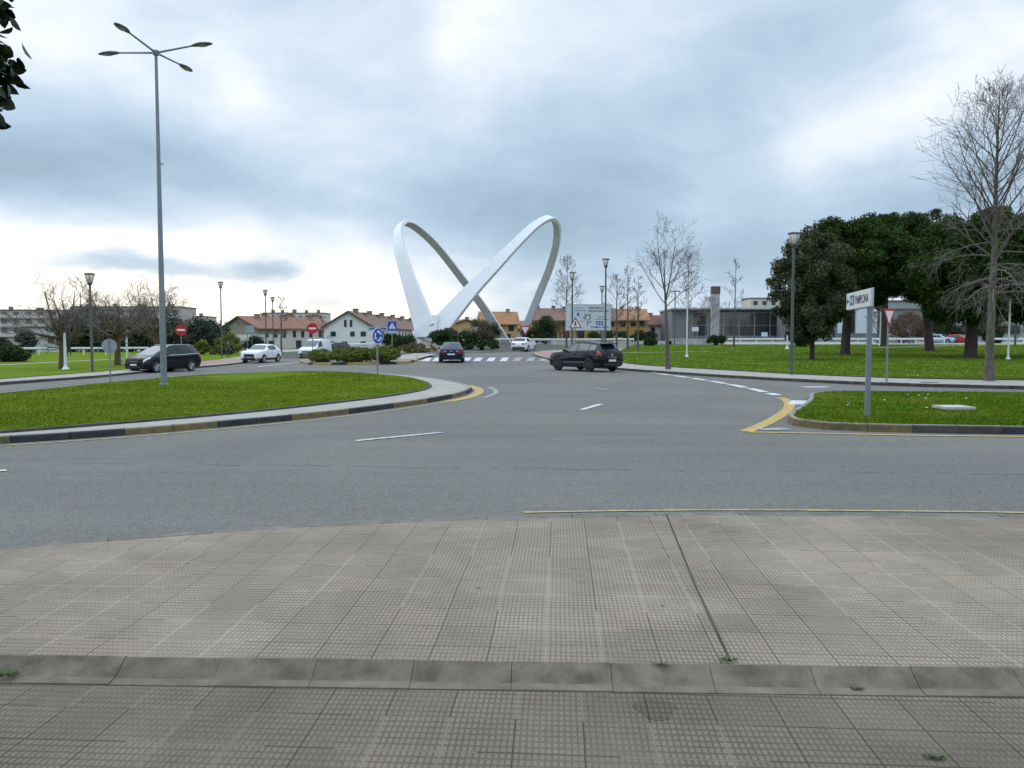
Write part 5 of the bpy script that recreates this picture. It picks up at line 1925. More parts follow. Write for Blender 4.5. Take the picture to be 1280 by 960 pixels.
def block(name, label, loc, rz, Wd, D, hh, wall, rows=(), cols=0, wsize=(1.4, 1.4), x_in=1.5, cat='building', group=None, flat_roof=True, bands=None, roofm=None, rooftop=()):
    t = thing(name, label, cat, loc, rz, group)
    obj('wall', box((0, D / 2, hh / 2 - .5), (Wd, D, hh + 1)), wall, t)
    r = obj('roof', box((0, D / 2, hh + .12), (Wd + .5, D + .5, .24)), roofm or EAVE, t)
    for (x, y, w_, d_, h_) in rooftop: obj('chimney', box((x, y, hh + .24 + h_ / 2), (w_, d_, h_)), CHIM, r)
    for z in rows:
        for c_ in range(cols):
            x = -Wd / 2 + x_in + (Wd - 2 * x_in) * (c_ / max(1, cols - 1))
            window(t, x, -.03, z, wsize[0], wsize[1], 0, *((mat('hazed window frame', (.22, .175, .15), .8), mat('hazed window pane', (.17, .14, .125), .6)) if cat == 'building' and group else (FR_D, PANE)))  # grouped far blocks: window colours lightened to paint in distance haze
    if bands:
        for z, hb_, m_ in bands: obj('balcony_band', box((0, -.35, z), (Wd - 1.2, .7, hb_)), m_, t)
    return t


def bl(px_, Y): return Vector(((px_ - 640) / 1000 * Y, Y, H((px_ - 640) / 1000 * Y, Y)))


BEI = mat('beige facade', (.38, .33, .29), .9, var=.07, vscale=.3)
BEI2 = mat('balcony cream', (.60, .56, .51), .9)
BRN = mat('brown facade', (.53, .46, .425), .9, var=.1, vscale=.4)  # facade and balcony tones lightened to carry distance haze
rt = [(-22, 5, 1, 1, 1), (-14, 5, 1.5, 1, .9), (-6, 6, 1, 1, 1.1), (3, 5, 2, 1, .8), (12, 6, 1, 1, 1), (20, 5, 1.4, 1, 1)]
block('apartment_block', 'long beige apartment block with balcony bands at the far left', bl(30, 245),   .12, 50, 14, 10.8, BRN, (1.8, 4.7, 7.5, 9.6), 14, (1.6, 1.5), 2, group='far apartment blocks on the left',
      bands=[(3.2, 1.0, BEI2), (6.1, 1.0, BEI2), (8.9, 1.0, BEI2)], rooftop=rt)
block('apartment_block', 'brown and beige apartment block behind the middle pollarded tree', bl(160, 255), .05, 34, 14, 12.2, BRN, (1.8, 4.7, 7.5, 10.3), 10, (1.6, 1.5), 2, group='far apartment blocks on the left',
      bands=[(3.2, 1.0, BEI2), (6.1, 1.0, BEI2), (8.9, 1.0, BEI2), (11.6, .7, BEI)], rooftop=rt[1:5])
block('apartment_block', 'pale tower block with brown bands above the left no entry sign', bl(234, 270), 0, 11.5, 12, 9.6, BEI2, (2, 5, 7.6), 4, (1.6, 1.2), 1.6, group='far apartment blocks on the left',
      bands=[(3.6, .9, BEI2), (6.4, .9, BEI2)], rooftop=[(-3, 4, 1, 1, 1), (0, 5, 2, 1, 1), (3.5, 4, 1, 1, 1)])
block('apartment_block', 'far pale apartment block with dark roof line above the red roofs', bl(368, 330), 0, 25, 12, 12.6, BEI2, (8.5, 11), 9, (1.4, 1.2), 1.6, group='far apartment blocks on the left',
      rooftop=[(-10, 5, 1.2, 1, 1.4), (-6, 5, 1.2, 1, 1.2), (-1, 5, 1.6, 1, 1.5), (4, 5, 1.2, 1, 1.2), (9, 5, 1.2, 1, 1.3)])
block('shed', 'grey-white clad shed behind the left railing', bl(52, 128), .1, 5.5, 8, 3.8, mat('grey white cladding', (.40, .42, .43), .8, var=.1), (1.9,), 2, (.9, .9), 1.2, cat='shed')

# centre: orange roofed and yellow houses
house('detached_house', 'small far house with pale orange roof just right of the sculpture foot', bl(583, 215), .25, 9, 12, 3.6, 5.6, WALL_Y2, ROOF_O, gable_win=((-3, 2, 1.2, 1.2), (2.5, 2, 1.2, 1.2)), chim=((1, 4, .7),))


def eaves_house(name, label, loc, rz, Wd, D, ze, zr, wall, roof, wins=(), chim=(), group=None):
    """long side faces the camera: ridge along local x"""
    t = thing(name, label, 'house', loc, rz, group)
    M = Matrix(((0, -1, 0), (1, 0, 0), (0, 0, 1))).to_4x4()
    Mt = Matrix.Translation((Wd / 2, D / 2, 0)) @ M
    bm = bmesh.new()
    add_prism(bm, [(-D / 2, -.6), (D / 2, -.6), (D / 2, ze), (0, zr - .02), (-D / 2, ze)], 0, Wd, Mt)
    obj('wall', bm, wall, t)
    bm = gable_roof(Wd, D, ze, zr, .55)
    bmesh.ops.transform(bm, matrix=Mt, verts=bm.verts[:])
    rf = obj('roof', bm, roof, t)
    for cx, cy, ch in chim:
        c_ = obj('chimney', box((cx, cy, zr + ch / 2 - .3), (.8, .8, ch + .8)), CHIM, rf)
        obj('chimney_cap', box((cx, cy, zr + ch + .16), (1.0, 1.0, .14)), EAVE, c_)
    for (x, z, w_, h_) in wins: window(t, x, -.03, z, w_, h_, 0, FR_D)
    return t


eaves_house('detached_house', 'ochre house with bright orange tiled roof framed between the sculpture legs', bl(624, 185), .12, 8.6, 9, 3.9, 6.6, WALL_Y2, ROOF_O,
            ((-2.8, 2.9, 1.3, 1.3), (0, 2.9, 1.3, 1.3), (2.8, 2.9, 1.3, 1.3), (-2.0, .9, 1.3, 1.2), (2.0, .9, 1.3, 1.2)), ((2.5, 4.5, .6),))
eaves_house('detached_house', 'low house with red roof behind the white hatchback', bl(652, 200), -.1, 8, 8, 3.0, 4.8, WALL_Y2, ROOF_R, ((-2, 1.8, 1.2, 1.2), (2, 1.8, 1.2, 1.2)))
gy = 'row of yellow houses behind the large sign'
yl = ['leftmost yellow house with brown roof right of the sculpture', 'second yellow house from the left, behind the warning triangle', 'yellow house behind the large direction sign', 'rightmost yellow house, right of the large sign']
for i, px_ in enumerate((683, 717, 752, 790)):
    b_ = bl(px_, 172)
    eaves_house('yellow_house', yl[i], b_, -.02, 6.3, 9, 4.4 + .1 * (i % 2), 6.9 - .15 * (i % 2), WALL_Y, (ROOF_B, ROOF_R, ROOF_B, ROOF_O)[i],
                ((-2, 3.6, 1.1, 1.1), (.2, 3.6, 1.1, 1.1), (2.1, 3.6, 1.1, 1.1), (-1.6, 1.3, 1.2, 1.4), (1.5, 1.3, 1.5, 1.9)), ((-1.8, 4.5, .5), (1.6, 4.5, .5)), gy)
eaves_house('white_house', 'small white house with dark red roof between the yellow houses and the grey building', bl(824, 180), .05, 5.6, 8, 3.6, 5.6, WALL_W, mat('dark red tiles', (.17, .075, .06), .9, var=.15), ((-1.5, 2.4, .9, 1.2), (1.2, 2.4, .9, 1.2)), ((-1.2, 4, .5),))

# grey glazed building
bq = bl(917, 165)
t = thing('office_building', 'low grey building with wide dark glazing behind the right lawn', 'building', bq, -.03)
Wd, hh = 25.5, 6.4
obj('wall', box((-Wd / 2 + 2.2, 8, hh / 2 - .5), (4.4, 16, hh + 1)), WALL_G, t)
obj('wall', box((2.2, 9.4, hh / 2 - .5), (Wd - 4.4, 16, hh + .98)), WALL_G, t)
rf = obj('roof', box((0, 7.6, hh + .15), (Wd + .6, 17.4, .32)), mat('pale fascia', (.42, .44, .46), .6), t)
obj('side_bay', box((Wd / 2 - .9, 4, hh / 2 - .5), (1.8, 8.6, hh + .96)), mat('pale grey cladding', (.34, .35, .36), .7), t)
obj('plinth', box((2.2, 1.0, .3), (Wd - 4.5, .8, 1.2)), WALL_G, t)
for k in range(6):
    x = -Wd / 2 + 4.5 + (k + .5) * (Wd - 6.4) / 6
    w_ = (Wd - 6.4) / 6
    fr = bmesh.new()
    for cx, cz, sx, sz in ((-w_ / 2 + .04, 3.4, .08, 5), (w_ / 2 - .04, 3.4, .08, 5), (0, .95, w_ - .16, .1), (0, 5.85, w_ - .16, .1), (0, 3.2, w_ - .16, .09)):
        add_box(fr, (x + cx, 1.3, cz), (sx, .14, sz))
    f_ = obj('window', fr, SILVER, t)
    obj('pane', box((x, 1.36, 3.4), (w_ - .1, .04, 4.9)), mat('glazing with painted reflections', (.085, .08, .075), .08, col2=(.035, .04, .045), vscale=.35, spec=1.0), f_)  # grey-brown and dark patches paint reflections into the glass colour
t = thing('chimney_stack', 'square grey chimney tower with dark top beside the glazed building', 'chimney', bl(893, 160))
obj('shaft', box((0, 0, 4.5), (1.45, 1.45, 10.0), bevel=.05), mat('grey shaft', (.42, .41, .41), .8, var=.1), t)
obj('cap', box((0, 0, 10.05), (1.6, 1.6, 1.5), bevel=.04), mat('dark brown cap', (.12, .085, .07), .8), t)
block('flats', 'far cream flats seen between the grey building roof and the holm oak', bl(960, 260), 0, 12, 10, 13.5, WALL_C, (4, 8, 12), 4, (1.3, 1.3), 1.6)

t = thing('white_building', 'white panelled building with dark vertical windows behind the leaning pine trunk', 'building', bl(1045, 150), -.05)
Wd, hh = 15.5, 6.6
obj('wall', box((0, 6, hh / 2 - .5), (Wd, 12, hh + 1)), WALL_G, t)
obj('roof', box((0, 6, hh + .12), (Wd + .4, 12.4, .24)), SILVER, t)
for x, w_ in ((1.2, 2.2), (5.4, 4.2)): obj('panel', box((x, -.06, hh / 2 + .6), (w_, .12, 5.0), bevel=.01), mat('white cladding panel', (.62, .68, .70), .5, var=.05), t)
for x in (-5.5, -3.2, 2.9, -1.0): window(t, x, -.06, hh / 2 + .5, 1.1, 4.6, 0, FR_D)

t = block('factory', 'long pale green glazed factory behind the pines on the right', bl(1200, 175), -.08, 34, 16, 8.6, mat('pale green cladding', (.30, .37, .36), .6, var=.12, vscale=.3), (2.4, 5.6), 9, (2.6, 1.9), 2.4,
          roofm=mat('dull red fascia', (.25, .09, .09), .7))
t = block('factory', 'grey and dull red low workshop behind the yield sign on the right', bl(1118, 160), 0, 11, 12, 6.2, mat('grey workshop wall', (.27, .25, .26), .8, var=.1), (2.2, 4.6), 4, (1.6, 1.2), 1.6,
          roofm=mat('dull red fascia', (.25, .09, .09), .7))
# far wooded ridge so the horizon is not a bare line
rng2 = np.random.default_rng(8)
cs, rs = [], []
for a in np.linspace(math.radians(-45), math.radians(45), 240):
    for _ in range(2):
        d = rng2.uniform(420, 520)
        s = rng2.uniform(4, 8)
        cs.append((math.sin(a) * d, math.cos(a) * d, 1.5 + s * .55))
        rs.append((s, s, s * .9))
kind(quads_mesh('far_wood', leaf_cloud(cs, rs, 26000, 1.5, rng2, shell=.4), 4, foliage_mat('far wood', (.06, .085, .075), (.075, .10, .09), (.095, .115, .10), .05)), 'stuff')

# ------------------------------------------------------------------ vehicles


class Surf:
    """car skin: stations (x, z_bot, z_belt, z_top, w_bot, w_mid, w_belt, w_roof)"""
    NU, NV = 6, 5

    def __init__(s, st):
        keys = []
        for (x, zb, zl, zt, wb, wm, wl, wr) in st:
            hgt = zt - zl
            e = min(.075, hgt * .35)
            keys.append([(x, 0, zb), (x, wb * .86, zb), (x, wb, zb + .07), (x, wm, zb + .48 * (zl - zb)), (x, wl, zl), (x, wr + (wl - wr) * min(.12, .03 + e * .4), zt - e), (x, wr * .86, zt - e * .12), (x, 0, zt + .012)])
        K = np.array(keys)
        s.n = len(st)
        s.gu = s.NU * (s.n - 1) + 1
        s.gv = s.NV * 7 + 1
        rows = [s._cm(K, u) for u in np.linspace(0, s.n - 1, s.gu)]
        s.grid = np.array([[s._cm(r, v) for v in np.linspace(0, 7, s.gv)] for r in rows])

    @staticmethod
    def _cm(K, u):
        n = len(K)
        i = min(n - 2, int(u))
        t = u - i
        p1, p2 = K[i], K[i + 1]
        p0 = K[i - 1] if i > 0 else p1
        p3 = K[i + 2] if i + 2 < n else p2
        m1, m2 = (p2 - p0) * .36, (p3 - p1) * .36
        t2, t3 = t * t, t * t * t
        return (2 * t3 - 3 * t2 + 1) * p1 + (t3 - 2 * t2 + t) * m1 + (-2 * t3 + 3 * t2) * p2 + (t3 - t2) * m2

    def at(s, u, v, off=0.0):
        def raw(u_, v_):
            a = min(max(u_, 0), s.n - 1) * s.NU
            b_ = min(max(v_, 0), 7) * s.NV
            i, j = min(s.gu - 2, int(a)), min(s.gv - 2, int(b_))
            fa, fb = a - i, b_ - j
            g = s.grid
            return (g[i, j] * (1 - fa) + g[i + 1, j] * fa) * (1 - fb) + (g[i, j + 1] * (1 - fa) + g[i + 1, j + 1] * fa) * fb
        p = raw(u, v)
        if off:
            du = raw(u + .12, v) - raw(u - .12, v)
            dv = raw(u, v + .12) - raw(u, v - .12)
            n_ = np.cross(dv, du)
            q = np.linalg.norm(n_)
            if q > 1e-9:
                n_ /= q
                c = np.array((p[0], 0, .75))
                if np.dot(n_, p - c) < 0: n_ = -n_
                p = p + n_ * off
        return p

    def body(s):
        bm = bmesh.new()
        g = s.grid
        vs = {}
        for i in range(s.gu):
            for j in range(s.gv):
                x, y, z = g[i, j]
                vs[i, j, 1] = bm.verts.new((x, y, z))
                vs[i, j, -1] = vs[i, j, 1] if j in (0, s.gv - 1) else bm.verts.new((x, -y, z))
        for sd in (1, -1):
            for i in range(s.gu - 1):
                for j in range(s.gv - 1):
                    bm.faces.new((vs[i, j, sd], vs[i + 1, j, sd], vs[i + 1, j + 1, sd], vs[i, j + 1, sd]))
        for i in (0, s.gu - 1):
            bm.faces.new([vs[i, j, 1] for j in range(s.gv)] + [vs[i, j, -1] for j in range(s.gv - 2, 0, -1)])
        bmesh.ops.recalc_face_normals(bm, faces=bm.faces[:])
        return bm

    def patch(s, bm, quad, off, side, nu=6, nv=5):
        """quad: four (u,v): a b along u at low v, then d c at high v"""
        a, b_, c, d = (np.array(q) for q in quad)
        rows = []
        for j in range(nv + 1):
            fv = j / nv
            r = []
            for i in range(nu + 1):
                fu = i / nu
                q = (a * (1 - fu) + b_ * fu) * (1 - fv) + (d * (1 - fu) + c * fu) * fv
                p = s.at(q[0], q[1], off)
                r.append(bm.verts.new((p[0], p[1] * side, p[2])))
            rows.append(r)
        for j in range(nv):
            for i in range(nu):
                f = bm.faces.new((rows[j][i], rows[j][i + 1], rows[j + 1][i + 1], rows[j + 1][i]))

    def part(s, name, quads, m, parent, off=.006, sides=(1, -1), joined=True, nu=6, nv=5):
        outs = []
        bm = bmesh.new()
        for sd in sides:
            for q in quads: s.patch(bm, q, off, sd, nu, nv)
            if not joined:
                bmesh.ops.recalc_face_normals(bm, faces=bm.faces[:])
                outs.append(obj(name, bm, m, parent, smooth=True))
                bm = bmesh.new()
        if joined:
            bmesh.ops.remove_doubles(bm, verts=bm.verts[:], dist=.0015)
            bmesh.ops.recalc_face_normals(bm, faces=bm.faces[:])
            outs.append(obj(name, bm, m, parent, smooth=True))
        else: bm.free()
        return outs


def R4(u0, u1, v0, v1): return ((u0, v0), (u1, v0), (u1, v1), (u0, v1))


def wheel(parent, x, y, r, w, rim_m, side, n_spoke=5):
    M = Matrix.Translation((x, y, r)) @ Matrix.Rotation(-side * PI / 2, 4, 'X')
    bm = bmesh.new()
    prof = [(r * .62, -w / 2 + .02), (r * .9, -w / 2), (r * .98, -w / 2 + .03), (r, 0), (r * .98, w / 2 - .03), (r * .9, w / 2), (r * .66, w / 2 - .012), (r * .64, w / 2 - .05), (r * .05, w / 2 - .06)]
    add_lathe(bm, prof, 28, M)
    bmesh.ops.recalc_face_normals(bm, faces=bm.faces[:])
    wh = obj('wheel', bm, RUBBER, parent, smooth=False)
    bm = bmesh.new()
    rr = r * .65
    for k in range(n_spoke):
        a = 2 * PI * k / n_spoke
        for da in (-.13, .13):
            c, s_ = math.cos(a + da * .4), math.sin(a + da * .4)
            c2, s2 = math.cos(a + da * 1.7), math.sin(a + da * 1.7)
            add_tube(bm, [M @ Vector((c * .04, s_ * .04, w / 2 - .02)), M @ Vector((c2 * rr, s2 * rr, w / 2 - .022))], [.026, .022], 5)
    add_lathe(bm, [(.055, w / 2 - .05), (.055, w / 2 - .008), (.01, w / 2 - .004)], 12, M)
    n = 28
    o_ = [[bm.verts.new(M @ Vector((q * math.cos(2 * PI * k / n), q * math.sin(2 * PI * k / n), z))) for k in range(n)] for q, z in ((rr * .90, w / 2 - .03), (rr * .92, w / 2 - .006), (rr * 1.03, w / 2 - .004), (rr * 1.04, w / 2 - .03))]
    for i in range(3):
        for k in range(n): bm.faces.new((o_[i][k], o_[i][(k + 1) % n], o_[i + 1][(k + 1) % n], o_[i + 1][k]))
    bmesh.ops.recalc_face_normals(bm, faces=bm.faces[:])
    obj('rim', bm, rim_m, wh)
    return wh


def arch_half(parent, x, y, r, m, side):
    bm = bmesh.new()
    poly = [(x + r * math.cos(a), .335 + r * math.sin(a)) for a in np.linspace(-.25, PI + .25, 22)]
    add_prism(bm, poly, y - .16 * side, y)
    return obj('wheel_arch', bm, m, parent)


def paint(name, col, rough=.25): return mat(name, col, rough, metal=.0, coat=.25, spec=.2)


def car(name, label, cat, spec, body_m, loc, rz, group=None):
    t = thing(name, label, cat, loc, rz, group)
    S = Surf(spec['st'])
    b_ = obj('body', S.body(), body_m, t, smooth=True)
    iw0, iw1 = spec['ws']            # cowl and roof-front station index of the windscreen
    ir0, ir1 = spec['rw']            # roof-rear and tail station of the rear window
    S.part('windscreen', [((iw0 + .10, 5.15), (iw1 - .06, 5.15), (iw1 - .06, 7), (iw0 + .10, 7))], spec.get('front_glass', GLASS_L), t, .007)
    S.part('rear_window', [((ir0 + .12, 5.25), (ir1 - spec.get('rwe', .25), 5.25), (ir1 - spec.get('rwe', .25), 7), (ir0 + .12, 7))], GLASS, t, .007)
    gl_side = spec.get('side_glass', GLASS)
    for (ua, ub, uc, ud) in spec['side']:      # belt front, belt rear, roof rear, roof front
        S.part('side_window', [((ua, 4.10), (ub, 4.10), (uc, 4.86), (ud, 4.86))], gl_side, t, .006, joined=False, nu=10)
    if spec.get('trim'):
        u0, u1 = spec['trim']
        S.part('window_trim', [R4(u0, u1, 4.02, 4.09)], CHROME, t, .010, nu=24, nv=1)
    if spec.get('cladding'):
        S.part('sill_cladding', [R4(.6, S.n - 1.6, 1.7, 2.45)], BLACK, t, .008, nu=30, nv=3)
    if spec.get('strip'): S.part('door_strip', [R4(3.3, 6.5, 2.55, 2.72)], spec['strip'], t, .012, nu=20, nv=1)
    for u in spec['seams']: S.part('door_seam', [R4(u - .011, u + .011, 2.5, 4.02)], BLACK, t, .005, nu=1, nv=8)
    for u in spec['handles']:
        for sd in (1, -1):
            p = S.at(u, 3.72, .015)
            obj('door_handle', box((p[0], p[1] * sd, p[2]), (.20, .03, .03), bevel=.008), body_m, t)
    for q in spec['head']: S.part('headlight', [q], CLEAR_L, t, .009, joined=False)
    for q in spec['tail']: S.part('taillight', [q], RED_L, t, .009, joined=False)
    xf, xr = spec['st'][0][0], spec['st'][-1][0]
    W_, r = spec['w'], spec['r']
    for x in spec['axles']:
        for sd in (1, -1):
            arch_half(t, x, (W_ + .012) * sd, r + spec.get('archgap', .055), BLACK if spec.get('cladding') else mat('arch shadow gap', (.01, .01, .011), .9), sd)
            wheel(t, x, (W_ - .085) * sd, r, .215, spec['rim'], sd)
    # front and rear details
    for (z, w_, h_, m_, nm) in spec.get('front', ()): obj(nm, box((xf + .015, 0, z), (.05, w_, h_), bevel=.012), m_, t)
    for (z, w_, h_, m_, nm) in spec.get('rear', ()): obj(nm, box((xr - .012, 0, z), (.05, w_, h_), bevel=.012), m_, t)
    for nm, cx, cy, cz, sx, sy, sz, m_ in spec.get('extra', ()): obj(nm, box((cx, cy, cz), (sx, sy, sz), bevel=min(sx, sy, sz) * .3), m_, t)
    um, vm = spec['mirror']
    for sd in (1, -1):
        p = S.at(um, vm)
        bm = bmesh.new()
        bmesh.ops.create_uvsphere(bm, u_segments=12, v_segments=8, radius=1, matrix=Matrix.Translation((p[0], (p[1] + .12) * sd, p[2] + .07)) @ Matrix.Diagonal((.075, .12, .08, 1)))
        add_tube(bm, [(p[0], (p[1] - .02) * sd, p[2] + .02), (p[0], (p[1] + .06) * sd, p[2] + .05)], .025, 6)
        obj('mirror', bm, spec.get('mirror_m', body_m), t, smooth=True)
    if spec.get('roof_rails'):
        u0, u1 = spec['roof_rails']
        for sd in (1, -1):
            pts = [S.at(u, 5.6, .035) for u in np.linspace(u0, u1, 8)]
            obj('roof_rail', tube([(p[0], p[1] * sd, p[2]) for p in pts], .016, 6), spec.get('rail_m', BLACK), t)
    obj('underbody', box((0, 0, .30), (xf - xr - .7, W_ * 1.5, .16)), BLACK, t)
    return t


def heading(px_, py_, a, Y=None):
    """a degrees: 0 faces the camera, negative turns the front to image left"""
    g = GX(px_, Y) if Y else G(px_, py_)
    c = math.atan2(-g.y, -g.x)
    return (g.x, g.y, H(g.x, g.y) + .004), c + math.radians(a)


SUV = dict(strip=mat('satin door strip', (.16, .165, .17), .35, metal=.4), side_glass=mat('sky tinted side glass', (.05, .066, .072), .03, spec=1.0), w=.925, r=.36, axles=(1.33, -1.34), rim=RIM_D, cladding=True, archgap=.06, ws=(3, 4), rw=(7, 8), rwe=.30,  # bluish base colour of the side glass paints in reflected sky
           st=[(2.24, .36, .72, .80, .58, .66, .60, .46), (2.14, .26, .88, .96, .78, .84, .78, .60), (1.75, .24, .985, 1.05, .87, .912, .86, .70), (1.02, .24, 1.04, 1.12, .885, .925, .885, .74),
               (.28, .24, 1.06, 1.555, .885, .925, .885, .62), (-.35, .24, 1.075, 1.645, .885, .925, .885, .63), (-1.15, .24, 1.11, 1.60, .885, .925, .88, .61), (-1.78, .25, 1.15, 1.50, .88, .92, .865, .57),
               (-2.13, .30, 1.06, 1.16, .82, .895, .83, .64), (-2.24, .38, .95, 1.02, .72, .80, .75, .58)],
           side=[(3.62, 4.92, 4.95, 4.30), (5.02, 6.15, 6.12, 5.05), (6.25, 7.05, 6.75, 6.22)], seams=(3.35, 4.97, 6.3), handles=(4.7, 6.0), mirror=(3.55, 4.1),
           head=[((.5, 3.5), (1.4, 3.75), (1.5, 4.1), (.6, 4.0))], tail=[((7.55, 3.55), (8.9, 3.6), (8.95, 4.1), (7.35, 4.15))],
           rear=((.62, .52, .11, PLATE, 'number_plate'), (.42, 1.35, .16, BLACK, 'bumper')), front=((.66, .9, .2, BLACK, 'grille'), (.42, 1.1, .14, BLACK, 'bumper')),
           extra=(('spoiler', -1.95, 0, 1.52, .34, 1.10, .05, BLACK), ('badge', -2.235, 0, .93, .03, .13, .10, CHROME), ('tailgate_trim', -2.262, .0, .80, .03, .55, .022, CHROME)), roof_rails=(4.3, 6.8))
CROSS = dict(w=.88, r=.345, axles=(1.25, -1.30), rim=RIM_S, cladding=True, ws=(3, 4), rw=(7, 8), rwe=.35,
             st=[(2.13, .34, .68, .75, .54, .64, .58, .44), (2.03, .24, .84, .91, .74, .81, .75, .58), (1.65, .22, .95, 1.01, .83, .868, .82, .68), (.98, .22, .99, 1.06, .845, .88, .845, .70),
                 (.25, .22, 1.00, 1.465, .845, .88, .845, .59), (-.3, .22, 1.01, 1.54, .845, .88, .845, .60), (-1.0, .22, 1.04, 1.515, .845, .88, .84, .58), (-1.55, .24, 1.08, 1.42, .84, .875, .82, .54),
                 (-2.0, .30, 1.02, 1.10, .78, .85, .78, .60), (-2.13, .38, .90, .97, .68, .76, .70, .54)],
             side=[(3.62, 4.92, 4.95, 4.30), (5.02, 6.2, 6.12, 5.05)], seams=(3.35, 4.97, 6.3), handles=(4.7, 6.0), mirror=(3.55, 4.1),
             head=[((.35, 3.55), (1.5, 3.85), (1.55, 4.1), (.4, 3.95))], tail=[((7.7, 3.6), (8.9, 3.6), (8.95, 4.0), (7.6, 4.05))],
             rear=((.60, .52, .11, PLATE, 'number_plate'),), front=((.62, .84, .24, BLACK, 'grille'), (.40, 1.0, .12, BLACK, 'bumper'), (.50, .5, .10, PLATE, 'number_plate')),
             extra=(('front_lip', 2.06, 0, .30, .2, 1.3, .09, BLACK), ('grille_trim', 2.15, 0, .505, .04, .8, .02, CHROME), ('fog_lamp', 2.04, .62, .42, .1, .16, .09, CLEAR_L), ('fog_lamp', 2.04, -.62, .42, .1, .16, .09, CLEAR_L)), mirror_m=None)
MPV = dict(w=.92, r=.33, axles=(1.40, -1.33), rim=RIM_S, ws=(2, 4), rw=(7, 8), rwe=.3, trim=(2.75, 7.4),
           st=[(2.26, .32, .66, .74, .58, .68, .60, .46), (2.16, .22, .80, .88, .78, .84, .78, .60), (1.62, .19, .93, 1.01, .865, .905, .85, .70), (.85, .19, .985, 1.36, .88, .92, .88, .66),
               (.20, .19, 1.00, 1.585, .88, .92, .88, .62), (-.45, .19, 1.01, 1.64, .88, .92, .88, .63), (-1.2, .19, 1.04, 1.63, .88, .92, .88, .62), (-1.85, .20, 1.08, 1.555, .875, .915, .865, .58),
               (-2.15, .27, 1.02, 1.12, .82, .89, .83, .64), (-2.26, .34, .86, .95, .72, .80, .75, .58)],
           side=[(2.85, 3.45, 3.75, 3.5), (3.55, 4.85, 4.85, 3.92), (4.97, 6.1, 6.08, 4.97), (6.2, 7.1, 6.85, 6.17)], seams=(3.3, 4.9, 6.25), handles=(4.6, 5.95), mirror=(3.35, 4.1),
           head=[((.45, 3.45), (1.75, 3.85), (1.75, 4.25), (.6, 4.0))], tail=[((7.5, 3.5), (8.8, 3.5), (8.9, 4.5), (7.4, 4.4))],
           rear=((.80, .52, .11, PLATE, 'number_plate'),), front=((.60, .8, .12, BLACK, 'grille'), (.36, 1.1, .16, BLACK, 'bumper'), (.48, .5, .11, PLATE, 'number_plate')),
           extra=(('grille_trim', 2.28, 0, .68, .03, .7, .025, CHROME), ('fog_lamp', 2.17, .62, .38, .08, .2, .07, CLEAR_L), ('fog_lamp', 2.17, -.62, .38, .08, .2, .07, CLEAR_L)), roof_rails=(4.2, 7.0), rail_m=CHROME, front_glass=mat('bright windscreen', (.16, .18, .19), .05, spec=1.0))
SEDAN = dict(w=.88, r=.31, axles=(1.33, -1.27), rim=RIM_S, ws=(3, 4), rw=(6, 7), rwe=.12,
             st=[(2.24, .30, .58, .66, .58, .66, .60, .46), (2.14, .20, .72, .79, .76, .81, .75, .60), (1.70, .17, .84, .90, .84, .866, .82, .68), (.90, .17, .89, .965, .85, .88, .845, .70),
                 (.15, .17, .90, 1.375, .85, .88, .845, .56), (-.45, .17, .905, 1.43, .85, .88, .845, .57), (-1.05, .17, .92, 1.395, .85, .88, .84, .56), (-1.70, .18, .955, 1.02, .845, .878, .83, .68),
                 (-2.12, .24, .945, .985, .80, .85, .80, .66), (-2.24, .32, .83, .90, .72, .79, .75, .62)],
             side=[(3.62, 4.92, 4.95, 4.30), (5.02, 6.3, 5.95, 5.05)], seams=(3.35, 4.97, 6.2), handles=(4.7, 6.0), mirror=(3.5, 4.1),
             head=[((.45, 3.4), (1.4, 3.7), (1.5, 4.1), (.6, 4.0))], tail=[((8.0, 3.55), (9.0, 3.5), (9.0, 4.05), (7.9, 4.1))],
             rear=((.58, .52, .11, PLATE, 'number_plate'), (.34, 1.4, .10, BLACK, 'bumper')), front=((.5, .8, .14, BLACK, 'grille'), (.34, 1.1, .12, BLACK, 'bumper')),
             extra=(('taillight', -2.245, .56, .745, .04, .36, .17, RED_L), ('taillight', -2.245, -.56, .745, .04, .36, .17, RED_L), ('reversing_lamp', -2.266, .42, .79, .03, .10, .06, CLEAR_L), ('reversing_lamp', -2.266, -.42, .79, .03, .10, .06, CLEAR_L),
                    ('badge', -2.252, 0, .80, .03, .09, .08, CHROME), ('bumper_strip', -2.262, 0, .47, .03, 1.45, .03, BLACK)))
